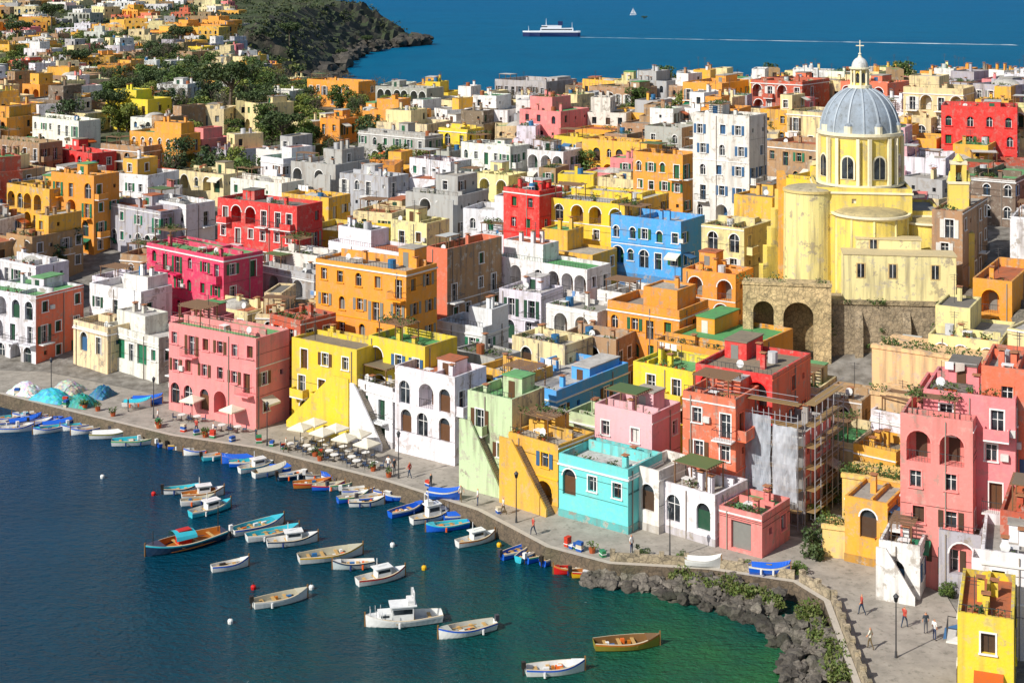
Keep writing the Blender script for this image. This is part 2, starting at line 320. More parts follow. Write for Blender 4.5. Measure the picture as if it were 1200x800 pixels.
def clutter(mb,x0,x1,y0,y1,z,col,r,lod):
    w,d=x1-x0,y1-y0
    if w<2.5 or d<2.5: return
    for _ in range(r.randint(1,3)):
        x=r.uniform(x0+.5,x1-1); y=r.uniform(y0+.5,y1-1); h=r.uniform(.9,1.6)
        mb.box(x,x+.5,y,y+.45,z,z+h,WALL,col); mb.box(x-.08,x+.58,y-.08,y+.53,z+h+.15,z+h+.22,TRIM,C(170,120,90))
        mb.box(x+.1,x+.4,y+.1,y+.35,z+h,z+h+.15,TRIM,DK)
    if lod<2 and r.random()<.6:
        y=r.uniform(y0+1,y1-1); mb.box(x0,x1,y,y+.25,z,z+r.uniform(.5,1.1),WALL,tuple(c*.95 for c in col[:3])+(.9,))
    if lod<2 and r.random()<.5:
        x=r.uniform(x0+1,x1-1); mb.box(x,x+.2,y0,y1,z,z+r.uniform(.4,.95),WALL,tuple(c*.95 for c in col[:3])+(.9,))
    if r.random()<.35:
        x=r.uniform(x0+.8,x1-.8); y=r.uniform(y0+.8,y1-.8); mb.cyl(x,y,z,z+1.1,.5,.5,10,TRIM,r.choice([C(200,200,200),C(60,110,150),C(150,90,60)]))
    if r.random()<.6:
        x=r.uniform(x0+.5,x1-.5); y=r.uniform(y0+.5,y1-.5); h=r.uniform(2.2,3.6)
        mb.box(x,x+.05,y,y+.05,z,z+h,TRIM,IRON)
        for k in range(3): mb.box(x-.5+.1*k,x+.55-.1*k,y+.01,y+.04,z+h-.15-.25*k,z+h-.12-.25*k,TRIM,IRON)
    if lod<2 and r.random()<.3:
        x=r.uniform(x0+.7,x1-.7); y=y0+.6; mb.cyl(x,y,z,z+.8,.03,.03,5,TRIM,IRON)
        mb.poly([(x+.4*math.cos(a*.7854),y-.15+.1*math.sin(a*.7854),z+.9+.4*math.sin(a*.7854)) for a in range(8)],TRIM,C(215,215,212))
    if lod<2 and r.random()<.33:
        a,b_=x0+.4,min(x1-.4,x0+4); c,e=y0+.4,min(y1-.4,y0+3.2)
        for p in (a,b_-.1):
            for q_ in (c,e-.1): mb.box(p,p+.1,q_,q_+.1,z,z+2.2,TRIM,C(120,90,65))
        k=c
        while k<e: mb.box(a-.2,b_+.2,k,k+.08,z+2.2,z+2.3,TRIM,C(120,95,75)); k+=.4
        if r.random()<.5: mb.box(a,b_,c,e,z+2.31,z+2.35,TRIM,r.choice([C(120,110,95),C(200,200,195),C(90,110,70)]))
        elif r.random()<.5:
            for _ in range(7): tuft(mb,r.uniform(a,b_),r.uniform(c,e),z+2.25,.6,26,r)
    if lod<2 and r.random()<.07:
        y=y0+d*.5; xe=min(x1-.5,x0+3.5); mb.box(x0+.5,x0+.55,y,y+.05,z,z+1.9,TRIM,IRON); mb.box(xe,xe+.05,y,y+.05,z,z+1.9,TRIM,IRON); mb.box(x0+.5,xe,y+.02,y+.035,z+1.85,z+1.87,TRIM,WH)
        x=x0+.8
        while x<xe-.9:
            ww=r.uniform(.4,.8); mb.poly([(x,y+.01,z+1.86-r.uniform(.5,1.0)),(x+ww,y+.05,z+1.86-r.uniform(.5,1.0)),(x+ww,y+.03,z+1.86),(x,y+.03,z+1.86)],TRIM,r.choice([WH,WH,C(200,190,180),C(120,150,190)])); x+=ww+.15
    if lod<2 and r.random()<.25:
        x=r.uniform(x0+1,x1-1); y=y0+1.2; mb.box(x-.5,x+.5,y-.4,y+.4,z+.68,z+.73,TRIM,WH)
        for a in (-.45,.4):
            for b_ in (-.35,.3): mb.box(x+a,x+a+.05,y+b_,y+b_+.05,z,z+.68,TRIM,WH)
    if lod<2:
        for _ in range(r.choice([0,2,5,8])):
            x=r.uniform(x0+.2,x1-.3); y=y0+.35; mb.cyl(x,y,z,z+.35,.15,.2,7,TRIM,C(170,90,60)); tuft(mb,x,y,z+.4,r.uniform(.25,.6),16,r)
    if r.random()<.12:
        for _ in range(8): tuft(mb,r.uniform(x0+.5,x1-.5),r.uniform(y0+.5,y1-.5),z,.7,22,r)
def stairs(mb,xa,xb,z0,z1,y0,y1,col,zb):
    n=max(3,int(abs(z1-z0)/.18))
    for i in range(n):
        a=xa+(xb-xa)*i/n; b_=xa+(xb-xa)*(i+1)/n; mb.box(min(a,b_),max(a,b_),y0+.2,y1,zb,z0+(z1-z0)*(i+1)/n,WALL,C(190,180,165))
    p=[(xa,y0,zb),(xb,y0,zb),(xb,y0,z1+.9),(xa,y0,z0+.9)]; q_=[(x,y+.2,z) for x,y,z in p]
    if xb<xa: p,q_=q_,p
    mb.poly(p,WALL,col); mb.poly(q_[::-1],WALL,col); mb.poly([p[3],p[2],q_[2],q_[3]],WALL,col); mb.poly([p[1],q_[1],q_[2],p[2]],WALL,col); mb.poly([p[0],p[3],q_[3],q_[0]],WALL,col)
PLACED=[]
def house(key,Cx,Cy,th,w,d,zt,zg,opts='',seed=0,lod=0,side=None,roofi=None,name=None,fixed=False):
    """Cx,Cy is the near (right-front) corner"""
    r=random.Random(seed)
    tx,ty=math.cos(th),math.sin(th); O=(Cx-w*tx,Cy-w*ty)
    zb=zg-5.0
    mb=MB(); col=PAL[key]; j=r.uniform(.9,1.06); col=(min(.86,col[0]*j),min(.86,col[1]*j*r.uniform(.93,1.06)),min(.86,col[2]*j*r.uniform(.88,1.15)),min(1,AGE[key]*r.uniform(.5,1.4)))
    sd=None
    if side: sd=PAL[side][:3]+(AGE[side],)
    rc=RC[roofi] if roofi is not None else r.choice(RC)
    H=zt-zb; g=zg-zb
    kinds=r.choice(['wwdw.s','wdwb.','wwwds','wwd.sa','dwdw','bbwds','wdl.w','llal','wlwd','ada.b']) ; first='dgaw'
    if 'a' in opts: first='laa'
    if 'l' in opts: kinds='lad'
    if 'x' in opts: kinds='wwwdwb'
    if 'n' in opts: kinds='..s.w'
    if 'q' not in opts: first='wdlsab'
    kw=dict(kinds=kinds,first=first,shc=r.choice(SHUT) if 'G' not in opts else SHUT[0])
    if 'n' not in opts and r.random()<.22: kw['top']=r.choice(['llll','lla','bbb','ddld'])
    par=r.choice([.35,.5,.8,.95])
    block(mb,0,w,0,d,0,H,col,r,lod,rc,par=par,zg=g,side=sd,**kw)
    if 't' in opts or (not fixed and r.random()<.55 and w>5):
        a0=0.0 if r.random()<.5 else w*r.uniform(.35,.5); a1=a0+w*r.uniform(.4,.55); a1=min(a1,w)
        hb=r.uniform(2.3,3.3)
        if 't' in opts: hb=min(hb,2.6)
        block(mb,a0+.01,a1-.01,d*.35,d-.01,H-par,H-par+hb,col if r.random()<.6 else PAL[r.choice('WWCKG')],r,lod,r.choice(RC),par=.25,zg=H-par,kinds='wdsd')
        clutter(mb,a0+.3,a1-.3,d*.4,d-.3,H-par+hb-.25,col,r,2)
        clutter(mb,.3,w-.3,.3,d*.33,H-par,col,r,lod)
    else:
        clutter(mb,.4,w-.4,.4,d-.4,H-par,col,r,lod)
        if r.random()<.5 and w>5:
            a0=r.uniform(.4,w-3.2); h=r.uniform(1.2,2.3); mb.box(a0,a0+2.4,d*.55,d-.3,H-par,H-par+h,WALL,col); mb.box(a0+.7,a0+1.5,d*.55-.04,d*.55,H-par,H-par+h*.8,TRIM,kw['shc']); mb.box(a0-.1,a0+2.5,d*.55-.1,d-.2,H-par+h,H-par+h+.12,ROOF,rc)
    if 'v' in opts or (not fixed and r.random()<.14):
        rr_=min(w,d)*.36; mb.dome(w*.5,d*.5,H-par,rr_,rr_*.5,16,5,ROOF,C(190,186,178))
    if lod<2 and ('r' in opts or r.random()<.4):
        n=int(w/.9) if lod else int(w/.45)
        mb.box(.1,w-.1,.1,.14,H+.5,H+.54,TRIM,IRON)
        for i in range(n+1):
            x=.1+(w-.25)*i/max(1,n); mb.box(x,x+.03,.105,.135,H,H+.5,TRIM,IRON)
    st=0
    if 's' in opts or 'S' in opts or (not fixed and lod<2 and r.random()<.36 and w>6):
        up=min(6.2,H-g-1)
        if 'S' in opts or r.random()<.5 and 's' not in opts: stairs(mb,w*.05,w*.75,g,g+up,-1.4,-.01,col,0); mb.box(w*.75,w,-1.4,-.012,0,g+up,WALL,col); mb.box(w*.75,w,-1.4,-1.2,g+up,g+up+.9,WALL,col)
        else: stairs(mb,w*.95,w*.25,g,g+up,-1.4,-.01,col,0); mb.box(.02,w*.25,-1.4,-.012,0,g+up,WALL,col); mb.box(.02,w*.25,-1.4,-1.2,g+up,g+up+.9,WALL,col)
        st=1
    if lod<2 and ('c' in opts or r.random()<.25): mb.box(-.12,w+.12,-.12,d+.12,H-par-.28,H-par-.12,TRIM,WH)
    if lod==0 and r.random()<.35: mb.box(-.05,w+.05,-.05,d*.99,0,g+.9,WALL,tuple(c*.6 for c in col[:3])+(1,))
    if lod<2 and not fixed and r.random()<.16:
        x=r.uniform(.5,w-.8); zz_=r.uniform(g+1.5,H-.3)
        for k in range(5): tuft(mb,x+r.uniform(-.6,.6),-.15 if not st else -1.5,zz_-k*.5,.55,26,r)
    if not fixed and not st and r.random()<.62 and w>6:
        ww=w*r.uniform(.4,.7); x_=0 if r.random()<.5 else w-ww; hh=g+r.choice([3.2,3.4,6.4])
        if hh<H-1.5: block(mb,x_+.02,x_+ww-.02,-3,-.01,0,hh,col if r.random()<.6 else PAL[r.choice('WWCKYP')],r,lod,r.choice(RC),par=.8,zg=g,kinds='wdal'); clutter(mb,x_+.2,x_+ww-.2,-2.9,-.2,hh-.8,col,r,lod)
    return mb.build(name or NAMES[key],(O[0],O[1],zb),th)
def listed(i,u1,uc,u2,vt,hb,key,opts='',th=-37,**kw):
    if hb<0: X,Y,z=hit(uc,-hb)
    else: X,Y,z=hit(uc,vt,hb)
    zt=EYE-(vt+HR)*Y/F
    t=math.radians(th); tx,ty=math.cos(t),math.sin(t); nx_,ny_=-ty,tx
    k1=(u1-600)/F; k2=(u2-600)/F
    w=(X-k1*Y)/(tx-k1*ty); den=nx_-k2*ny_
    d=(k2*Y-X)/den if den>.12 else 8
    w=max(3,min(w,26)); d=max(5.5,min(d,14))
    PLACED.append((X,Y,t,w,d,u1,u2,vt,F/Y,max(4.6,.62*(zt-z))))
    house(key,X,Y,t,w,d,zt,z,opts,seed=100+i,lod=0 if Y<230 else 1,fixed=True,**kw)
L=[
(-25,42,98,347,-428,'W','alq',-30,dict(side='S')),(86,126,150,384,-440,'C','qx'),(122,186,206,396,-450,'W','qt'),(105,165,190,342,9,'W','t'),
(198,300,318,397,-506,'P','qxra',-34),(200,236,262,377,10,'P','r',-34),(316,352,380,376,-494,'D','q'),
(342,418,442,410,-516,'Y','qSa'),(432,498,520,406,11,'Y',''),(370,476,512,318,16.5,'O','xc',-34,dict(roofi=8)),
(414,460,482,455,-529,'W','qs'),(463,533,556,442,-550,'W','qla'),(548,600,628,468,-584,'M','qs',-37,dict(side='C',roofi=5)),(596,654,670,522,-605,'K','qas'),
(655,736,776,550,-629,'A','qx',-37),(697,764,790,486,8.5,'L','x'),(578,652,738,458,8,'B','',-37,dict(roofi=3)),(664,704,735,490,7,'M','',-37,dict(roofi=4)),
(742,772,790,552,-630,'W','qa'),(776,838,858,580,-645,'W','qa'),(815,905,950,440,13,'R','x',-33,dict(side='S',roofi=7)),(800,862,885,468,12,'S','x',-33),(843,893,906,604,-657,'P','qx'),
(990,1040,1062,590,-672,'K','qa'),(1055,1140,1165,494,-700,'P','qxr',-25),(1082,1190,1210,468,16,'P','x',-25),(1030,1078,1100,640,-708,'W','qas',-25),
(1150,1215,1265,435,18,'S','x',-25),(1150,1240,1270,655,-780,'W','qx',-20),(1122,1188,1250,726,-850,'Y','qx',-20),(1100,1150,1178,628,-705,'G','n',-25),
(1172,1225,1260,605,9,'D','x',-25),(1105,1148,1160,590,7,'W','ra',-25),
(172,262,308,302,12,'H','xG'),(255,348,378,242,13,'R','x',-33),(300,368,386,322,7,'G',''),(228,290,318,366,7,'C','v'),
(60,110,124,206,13,'O','l'),(-10,46,62,168,8,'T',''),(8,58,70,222,10,'K','l'),(118,168,186,172,7,'T',''),(62,108,118,180,6,'R',''),
(152,212,232,158,9,'O','t'),(38,92,106,142,8,'W',''),(120,188,222,248,9,'G',''),(165,218,252,240,9,'W','v'),(0,42,60,312,8,'W','v'),(108,152,172,330,7,'W',''),
(385,468,484,296,9,'W','t'),(500,524,588,292,13,'S','n',-37,dict(side='T',roofi=5)),(458,500,520,262,8,'C',''),(398,455,470,208,8,'G',''),(420,498,514,160,8,'G','x'),
(514,548,560,152,8,'Y',''),(540,598,616,172,9,'W','x'),(480,528,540,190,8,'W','x'),(590,632,646,224,12,'R','xG'),(642,732,794,240,10,'Y','lx',-33,dict(side='K')),
(682,758,776,168,8,'K',''),(742,800,814,182,10,'O','x'),(812,878,898,136,18,'W','x'),(716,798,826,260,9,'B','x'),(822,872,906,268,9,'C',''),
(580,688,712,316,8,'W','t'),(585,634,652,344,7,'W','a'),(512,566,586,384,8,'W','t'),(640,700,722,366,8,'W','a'),(712,796,830,364,9,'O','xt'),(700,760,792,348,6,'W',''),
(766,862,942,414,8,'O','x',-37,dict(roofi=4)),(742,812,850,436,9,'Y','x',-37,dict(roofi=5)),(660,722,752,398,7,'T',''),(800,862,880,322,7,'O',''),(600,662,690,405,8,'C',''),
(1103,1192,1240,126,13,'R','xG',-20),(1092,1128,1235,248,12,'T','x',-30),(1140,1186,1230,330,9,'O','x'),(896,958,990,170,8,'T',''),(880,940,972,96,8,'D',''),(800,846,880,98,7,'O',''),
(985,1040,1066,98,8,'S',''),(580,640,680,96,7,'G',''),(690,740,770,104,7,'T',''),(440,500,520,104,7,'G',''),(1120,1190,1220,210,7,'Z',''),
(556,596,612,206,8,'C',''),(618,660,682,178,8,'W',''),(700,750,760,212,6,'C',''),(330,385,398,232,7,'K','v'),(270,330,345,215,7,'W','v'),(210,262,280,205,6,'C',''),
(860,905,930,232,8,'K','n'),(905,960,980,455,6,'C',''),(960,1010,1030,470,6,'T','n'),(360,420,440,96,7,'O',''),(375,398,420,140,6,'O',''),
(560,610,640,440,8,'K',''),(320,372,392,300,8,'W',''),(440,480,500,330,9,'W',''),(1040,1080,1100,420,5,'K','n'),
(950,1000,1030,520,5,'C','n'),(1000,1050,1070,530,6,'K','ra'),
]
for i,e in enumerate(L):
    th=e[7] if len(e)>7 and not isinstance(e[7],dict) else -37+R.uniform(-5,7)
    kw=e[8] if len(e)>8 else {}
    listed(i,*e[:7],th=th,**kw)
CH=(44.6,186.0)
def in_church(x,y): return abs(x-CH[0]-3)<17 and -14<y-CH[1]<16
def local(P,x,y):
    X,Y,t,w,d=P[:5]; tx,ty=math.cos(t),math.sin(t)
    ax=(x-X)*tx+(y-Y)*ty; ay=-(x-X)*ty+(y-Y)*tx
    return ax+w,ay,w,d
GREEN=lambda x,y: 278<y<440 and -.29*y<x<-.085*y and not(-.31*y<x<-.25*y and y<330)
KEYS='WWWWWWWWCCCCCKKTTGGPSYOOLDPY'; KEYF='WWWWWWWCCCCCKKKTTTGGGZOOSYPP'
th0=math.radians(-33); tx,ty=math.cos(th0),math.sin(th0); cnt=0
cands=[]
p=-620
while p<620:
    q_=-100
    while q_<760:
        cands.append((p*tx-q_*ty,p*ty+q_*tx)); q_+=9.6
    p+=9.9
cands=[c for c in cands if 135<c[1]<640 and abs(c[0])<c[1]*.40+8]
CX=np.array([c[0] for c in cands]); CY=np.array([c[1] for c in cands])
dF=pdist(CX,CY,FP); dB=pdist(CX,CY,BP); ins=inside(CX,CY); TZ=T(CX,CY)
trees=[]
for (x,y),df,db,ok,z in zip(cands,dF,dB,ins,TZ):
    x+=R.uniform(-2.2,2.2); y+=R.uniform(-2.2,2.2)
    if not ok or df<13 or db<26 or in_church(x,y): continue
    if GREEN(x,y) and R.random()<.76: trees.append((x,y,z)); continue
    if x<-.1*y and y>380 and R.random()<.5: trees.append((x,y,z)); continue
    if R.random()<.05: trees.append((x,y,z)); continue
    w=R.choice([R.uniform(5.5,8),R.uniform(8,13.5)]); d=R.uniform(6.5,11); h=R.choice([R.uniform(4,6.5),R.uniform(6,9),R.uniform(8.5,12)])
    if y>300: h=R.uniform(4,8)
    th=th0+math.radians(R.gauss(0,9)+(R.choice([0,0,0,25,-18]) if y>240 else 0)); bad=False
    a,b_=math.cos(th),math.sin(th)
    if y<400:
        for P in PLACED:
            lx,ly,pw,pd=local(P,x,y)
            if -3.6<lx<pw+3.6 and -3.6<ly<pd+3.6: bad=True;break
    if bad: continue
    u=600+x/y*F; hw=w*.6*F/y
    for P in PLACED:
        if P[1]>y-2 and P[1]<y+60:
            ov=min(u+hw,P[6])-max(u-hw,P[5])
            if ov>.25*min(2*hw,P[6]-P[5]):
                lim=P[7]+P[9]*P[8]
                h=min(h,EYE-(lim+HR)*(y-3)/F-z-.5)
    if 850<u<1120 and y<172: h=min(h,EYE-(450+HR)*y/F-z-2)
    h=min(h,EYE-(92+HR)*y/F-z) if x>-.1*y else h
    if h<3.2: continue
    cnt+=1
    house(R.choice(KEYS if y<270 else KEYF),x+a*w/2+b_*d/2,y+b_*w/2-a*d/2,th,w,d,z+h,z,'',seed=1000+cnt,lod=0 if y<200 else (1 if y<290 else 2))
for _ in range(300):
    y=R.uniform(600,1450); x=R.uniform(-.40*y,-.10*y)
    if 600+x/y*F>(285 if y>720 else 400) : continue
    if pdist(np.array([x]),np.array([y]),BP)[0]<35 or not inside(np.array([x]),np.array([y]))[0]: continue
    z=t1(x,y); w=R.uniform(9,22); d=R.uniform(8,13); h=R.uniform(4,9); cnt+=1
    house(R.choice('WWWCCCCKKOOTTGPS'),x,y,math.radians(R.uniform(-50,20)),w,d,z+h,z,'',seed=3000+cnt,lod=2)
# church
r=random.Random(5); mb=MB(); YC=C(246,212,120)[:3]+(.5,); YL=C(246,224,160)[:3]+(.85,); LG=C(158,168,178); WT=C(240,230,202)
zb=8.0
def zz(v,Y=186.): return EYE-(v+HR)*Y/F-zb
zd=zz(158)
def cornice(cx,cy,z,r_,n=40,a0=0,a1=2*math.pi,h=.5):
    mb.cyl(cx,cy,z,z+h*.5,r_,r_+.35,n,TRIM,WT,a0,a1); mb.cyl(cx,cy,z+h*.5,z+h,r_+.38,r_+.38,n,TRIM,WT,a0,a1)
zr0=zz(214); mb.cyl(0,0,zr0,zd,5.0,5.0,48,WALL,YC); cornice(0,0,zd-.1,5.05,48,h=.7); cornice(0,0,zr0-.2,5.15,48,h=.5)
for k in range(8):
    a=math.pi/8+k*math.pi/4; ca,sa=math.cos(a),math.sin(a)
    def fr(u,o,z): return (ca*o-sa*u,sa*o+ca*u,z)
    for u0 in (-1.55,1.15):
        pts=[(u0,4.9),(u0+.4,4.9),(u0+.4,5.3),(u0,5.3)]
        for (a_,b_) in ((2,3),(1,2),(3,0)):
            p1,p2=pts[a_],pts[b_]; mb.poly([fr(*p1,zr0),fr(*p2,zr0),fr(*p2,zd),fr(*p1,zd)],TRIM,WT)
    wz=zr0+1.1
    for rad,o,m_,c_ in ((.95,5.08,TRIM,WT),(.72,5.13,GLASS,DK)):
        mb.poly([fr(-rad,o,wz-.1*(rad>.9)),fr(rad,o,wz-.1*(rad>.9))]+[fr(rad*math.cos(t*math.pi/8),o,wz+2+rad*math.sin(t*math.pi/8)) for t in range(9)],m_,c_)
    for uu in (-.03,): mb.poly([fr(uu,5.16,wz),fr(uu+.06,5.16,wz),fr(uu+.06,5.16,wz+2.7),fr(uu,5.16,wz+2.7)],TRIM,WT)
mb.dome(0,0,zd+.6,4.95,5.6,48,12,ROOF,LG)
for k in range(8):
    a=math.pi/8+k*math.pi/4; mb.cyl(math.cos(a)*4.75,math.sin(a)*4.75,zd+.6,zd+1.5,.55,.55,10,TRIM,WT); mb.dome(math.cos(a)*4.75,math.sin(a)*4.75,zd+1.5,.55,.45,10,3,ROOF,LG)
for k in range(16):
    a=k*math.pi/8
    for j in range(12):
        t0=math.pi/2*j/12; t1_=math.pi/2*(j+1)/12
        def rp(t,o,s_):
            rr_=(4.95+o)*math.cos(t); return (math.cos(a)*rr_-math.sin(a)*s_,math.sin(a)*rr_+math.cos(a)*s_,zd+.6+(5.6+o)*math.sin(t))
        mb.poly([rp(t0,.12,-.1),rp(t0,.12,.1),rp(t1_,.12,.1),rp(t1_,.12,-.1)],TRIM,C(180,188,195))
        for s_ in(-.1,.1): mb.poly([rp(t0,-.05,s_),rp(t0,.12,s_),rp(t1_,.12,s_),rp(t1_,-.05,s_)],TRIM,C(180,188,195))
zl=zd+6.0; mb.cyl(0,0,zl,zl+.4,1.5,1.5,16,TRIM,WT); mb.cyl(0,0,zl+.4,zl+2.3,.95,.95,16,WALL,YC)
for k in range(8):
    a=k*math.pi/4; mb.cyl(math.cos(a)*1.05,math.sin(a)*1.05,zl+.4,zl+2.3,.14,.14,6,TRIM,WT)
    a+=math.pi/8; ca,sa=math.cos(a),math.sin(a); mb.poly([(ca*.97-sa*u,sa*.97+ca*u,zl+z_) for u,z_ in ((-.2,.7),(.2,.7),(.2,1.8),(0,2.05),(-.2,1.8))],GLASS,DK)
cornice(0,0,zl+2.3,1.0,16,h=.35); mb.dome(0,0,zl+2.65,1.05,1.3,16,6,ROOF,C(215,215,212)); mb.cyl(0,0,zl+3.9,zl+4.2,.3,.15,8,TRIM,WT)
mb.dome(0,0,zl+4.3,.22,.22,8,3,TRIM,WT); mb.box(-.05,.05,-.05,.05,zl+4.2,zl+6.1,TRIM,WT); mb.box(-.5,.5,-.045,.045,zl+5.35,zl+5.47,TRIM,WT)
def bl(x0,x1,y0,y1,z1,col=YC,k='...s',rc=C(150,150,148),z0=0): block(mb,x0,x1,y0,y1,z0,z1,col,r,0,rc,par=.3,zg=4,kinds=k); mb.box(x0-.15,x1+.15,y0-.15,y1+.15,z1-.75,z1-.5,TRIM,WT)
bl(-5.8,5.8,-5.6,5.6,zr0+.1)
bl(-9.3,-5.8,-4.4,4.4,zz(240)); bl(-4.5,4.5,5.6,14,zz(228))
bl(5.8,9.6,-4.0,5.6,zz(240))
zap=zz(240)
mb.cyl(.8,-5.3,0,zap,4.5,4.5,28,WALL,YC,math.pi,2*math.pi); cornice(.8,-5.3,zap-.5,4.5,28,math.pi,2*math.pi)
mb.dome(.8,-5.3,zap,4.4,.7,28,5,ROOF,C(185,170,130),math.pi,2*math.pi)
for k in range(5):
    a=math.pi+math.pi*(k+.5)/5; mb.cyl(.8+4.45*math.cos(a),-5.3+4.45*math.sin(a),3,zap-.5,.22,.22,5,WALL,YL)
mb.cyl(7.9,-3.8,0,zz(250),3.0,3.0,24,WALL,YC,math.pi,2*math.pi); mb.dome(7.9,-3.8,zz(250),3.0,.4,24,4,ROOF,C(185,170,130),math.pi,2*math.pi); cornice(7.9,-3.8,zz(250)-.4,3.0,24,math.pi,2*math.pi,h=.4)
zt_=zz(224,183); mb.cyl(-6.6,-3.6,-3,zt_,3.3,3.15,30,WALL,YL); mb.cyl(-6.6,-3.6,zt_,zt_+.3,3.3,3.3,30,TRIM,C(215,195,140)); mb.dome(-6.6,-3.6,zt_+.3,3.1,.5,24,4,ROOF,C(175,165,140))
mb.box(-10.4,-9.4,-2.5,3,-2,zz(205),WALL,C(235,170,55)[:3]+(.6,))
for t_ in range(5): mb.box(-10.8-.5*t_,-10.4,-2.2,-1.0,-2,zz(222)-2.4*t_,WALL,YC)
bx0=10.4
mb.box(bx0-1,bx0+2.9,-5.4,-1,-2,zz(262),WALL,YC); mb.box(bx0,bx0+2.4,-4.4,-3.2,-2,zz(205),WALL,YC); mb.box(bx0+.3,bx0+.8,-4.4,-3.4,zz(205),zz(186),WALL,YC); mb.box(bx0+1.6,bx0+2.1,-4.4,-3.4,zz(205),zz(186),WALL,YC)
mb.box(bx0+.2,bx0+2.2,-4.45,-3.35,zz(186),zz(182),TRIM,WT); mb.cyl(bx0+1.2,-3.9,zz(182),zz(174),.75,.1,8,WALL,YC)
mb.cyl(bx0+1.2,-3.9,zz(203),zz(196),.35,.18,10,TRIM,C(80,90,70)); mb.cyl(bx0+.2,-3.9,zz(205),zz(194),.35,.1,8,WALL,YC); mb.cyl(bx0+2.4,-3.9,zz(205),zz(194),.35,.1,8,WALL,YC)
mb.box(bx0-.1,bx0+2.5,-4.5,-3.1,zz(208),zz(205),TRIM,WT)
PW=C(246,226,172)[:3]+(.8,)
r=random.Random(12)
def plain(x0,x1,y0,y1,z1,wins):
    mb.box(x0,x1,y0,y1,-4,z1,WALL,PW); mb.box(x0-.1,x1+.1,y0-.1,y1+.1,z1,z1+.18,TRIM,C(205,190,155))
    for wx,wz_ in wins: mb.box(wx-.55,wx+.55,y0-.05,y0+.1,wz_-.1,wz_+1.7,TRIM,C(205,180,135)); mb.box(wx-.4,wx+.4,y0-.07,y0+.1,wz_,wz_+1.6,GLASS,DK); mb.box(wx-.03,wx+.03,y0-.09,y0,wz_,wz_+1.6,TRIM,WH)
plain(-3.2,9.8,-13.6,-10.4,zz(296,174),((-1.2,zz(322,174)),(2.5,zz(322,174)),(7.4,zz(322,174))))
plain(-1.4,6.2,-10.39,-8.4,zz(280,176),((.6,zz(294,176)),))
mb.build('domed_church',(CH[0],CH[1],zb),math.radians(-8))
mb=MB(); SB=C(178,162,138)
mb.box(0,14.5,0,6,-8,9.0,STONE,SB); mb.box(-.1,14.6,-.15,.3,9.0,9.5,STONE,C(185,168,138))
for x0 in (3.5,9): mb.box(x0,x0+.9,-.9,.0,-8,6.5,STONE,SB); mb.poly([(x0,-.9,6.5),(x0+.9,-.9,6.5),(x0+.9,0,8.2),(x0,0,8.2)],STONE,SB)
for _ in range(14): tuft(mb,r.uniform(0,14),-.3,r.choice([9.2,r.uniform(2,8)]),r.uniform(.3,.7),30,r)
mb.build('stone_retaining_wall',(36.8,171,5.2),math.radians(-6))
def arch_wall(name,loc,rot,Lw,z0,z1,arches,col,m=STONE,dep=3.0,thick=4,plants=0):
    mb=MB(); cur=0
    for (a0,a1,b0,b1) in arches:
        mb.poly([(cur,0,z0),(a0,0,z0),(a0,0,z1),(cur,0,z1)],m,col)
        mb.poly([(a0,0,z0),(a1,0,z0),(a1,0,b0),(a0,0,b0)],m,col)
        rad=(a1-a0)/2; cx=(a0+a1)/2; bs=b1-rad; pr=None
        for j in range(13):
            t=math.pi*(1-j/12); pa,pb=cx+rad*math.cos(t),bs+rad*math.sin(t)
            if pr:
                mb.poly([(pr[0],0,pr[1]),(pa,0,pb),(pa,0,z1),(pr[0],0,z1)],m,col)
                mb.poly([(pr[0],dep,pr[1]),(pa,dep,pb),(pa,0,pb),(pr[0],0,pr[1])],m,col)
            pr=(pa,pb)
        mb.poly([(a0,0,b0),(a0,0,bs),(a0,dep,bs),(a0,dep,b0)],m,col); mb.poly([(a1,0,b0),(a1,dep,b0),(a1,dep,bs),(a1,0,bs)],m,col)
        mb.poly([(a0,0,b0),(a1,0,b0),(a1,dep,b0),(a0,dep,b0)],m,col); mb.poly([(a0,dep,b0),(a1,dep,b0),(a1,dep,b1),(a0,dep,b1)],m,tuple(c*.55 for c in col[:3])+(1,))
        cur=a1
    mb.poly([(cur,0,z0),(Lw,0,z0),(Lw,0,z1),(cur,0,z1)],m,col)
    mb.poly([(0,0,z1),(Lw,0,z1),(Lw,thick,z1),(0,thick,z1)],m,col)
    mb.poly([(Lw,0,z0),(Lw,thick,z0),(Lw,thick,z1),(Lw,0,z1)],m,col); mb.poly([(0,thick,z0),(0,0,z0),(0,0,z1),(0,thick,z1)],m,col)
    mb.box(-.1,Lw+.1,-.12,thick*.1,z1,z1+.35,m,col)
    rp_=random.Random(int(Lw*100))
    for _ in range(plants): tuft(mb,rp_.uniform(0,Lw),rp_.uniform(.3,1.5),z1+.2,rp_.uniform(.5,1.1),60,rp_)
    return mb.build(name,loc,rot)
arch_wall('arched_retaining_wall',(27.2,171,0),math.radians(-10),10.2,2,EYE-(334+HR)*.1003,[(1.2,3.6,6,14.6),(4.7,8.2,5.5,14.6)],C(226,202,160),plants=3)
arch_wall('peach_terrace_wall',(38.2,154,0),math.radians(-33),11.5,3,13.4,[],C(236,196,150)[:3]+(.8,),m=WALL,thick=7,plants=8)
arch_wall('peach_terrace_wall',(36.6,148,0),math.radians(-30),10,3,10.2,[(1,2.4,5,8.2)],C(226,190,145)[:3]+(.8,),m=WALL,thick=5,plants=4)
arch_wall('ochre_garden_wall',(30.5,134,0),math.radians(-25),11,0,6.6,[(2,3.6,2.6,5.4),(5,7,2.2,5.4)],C(232,196,122)[:3]+(.7,),m=WALL,thick=5,plants=16)
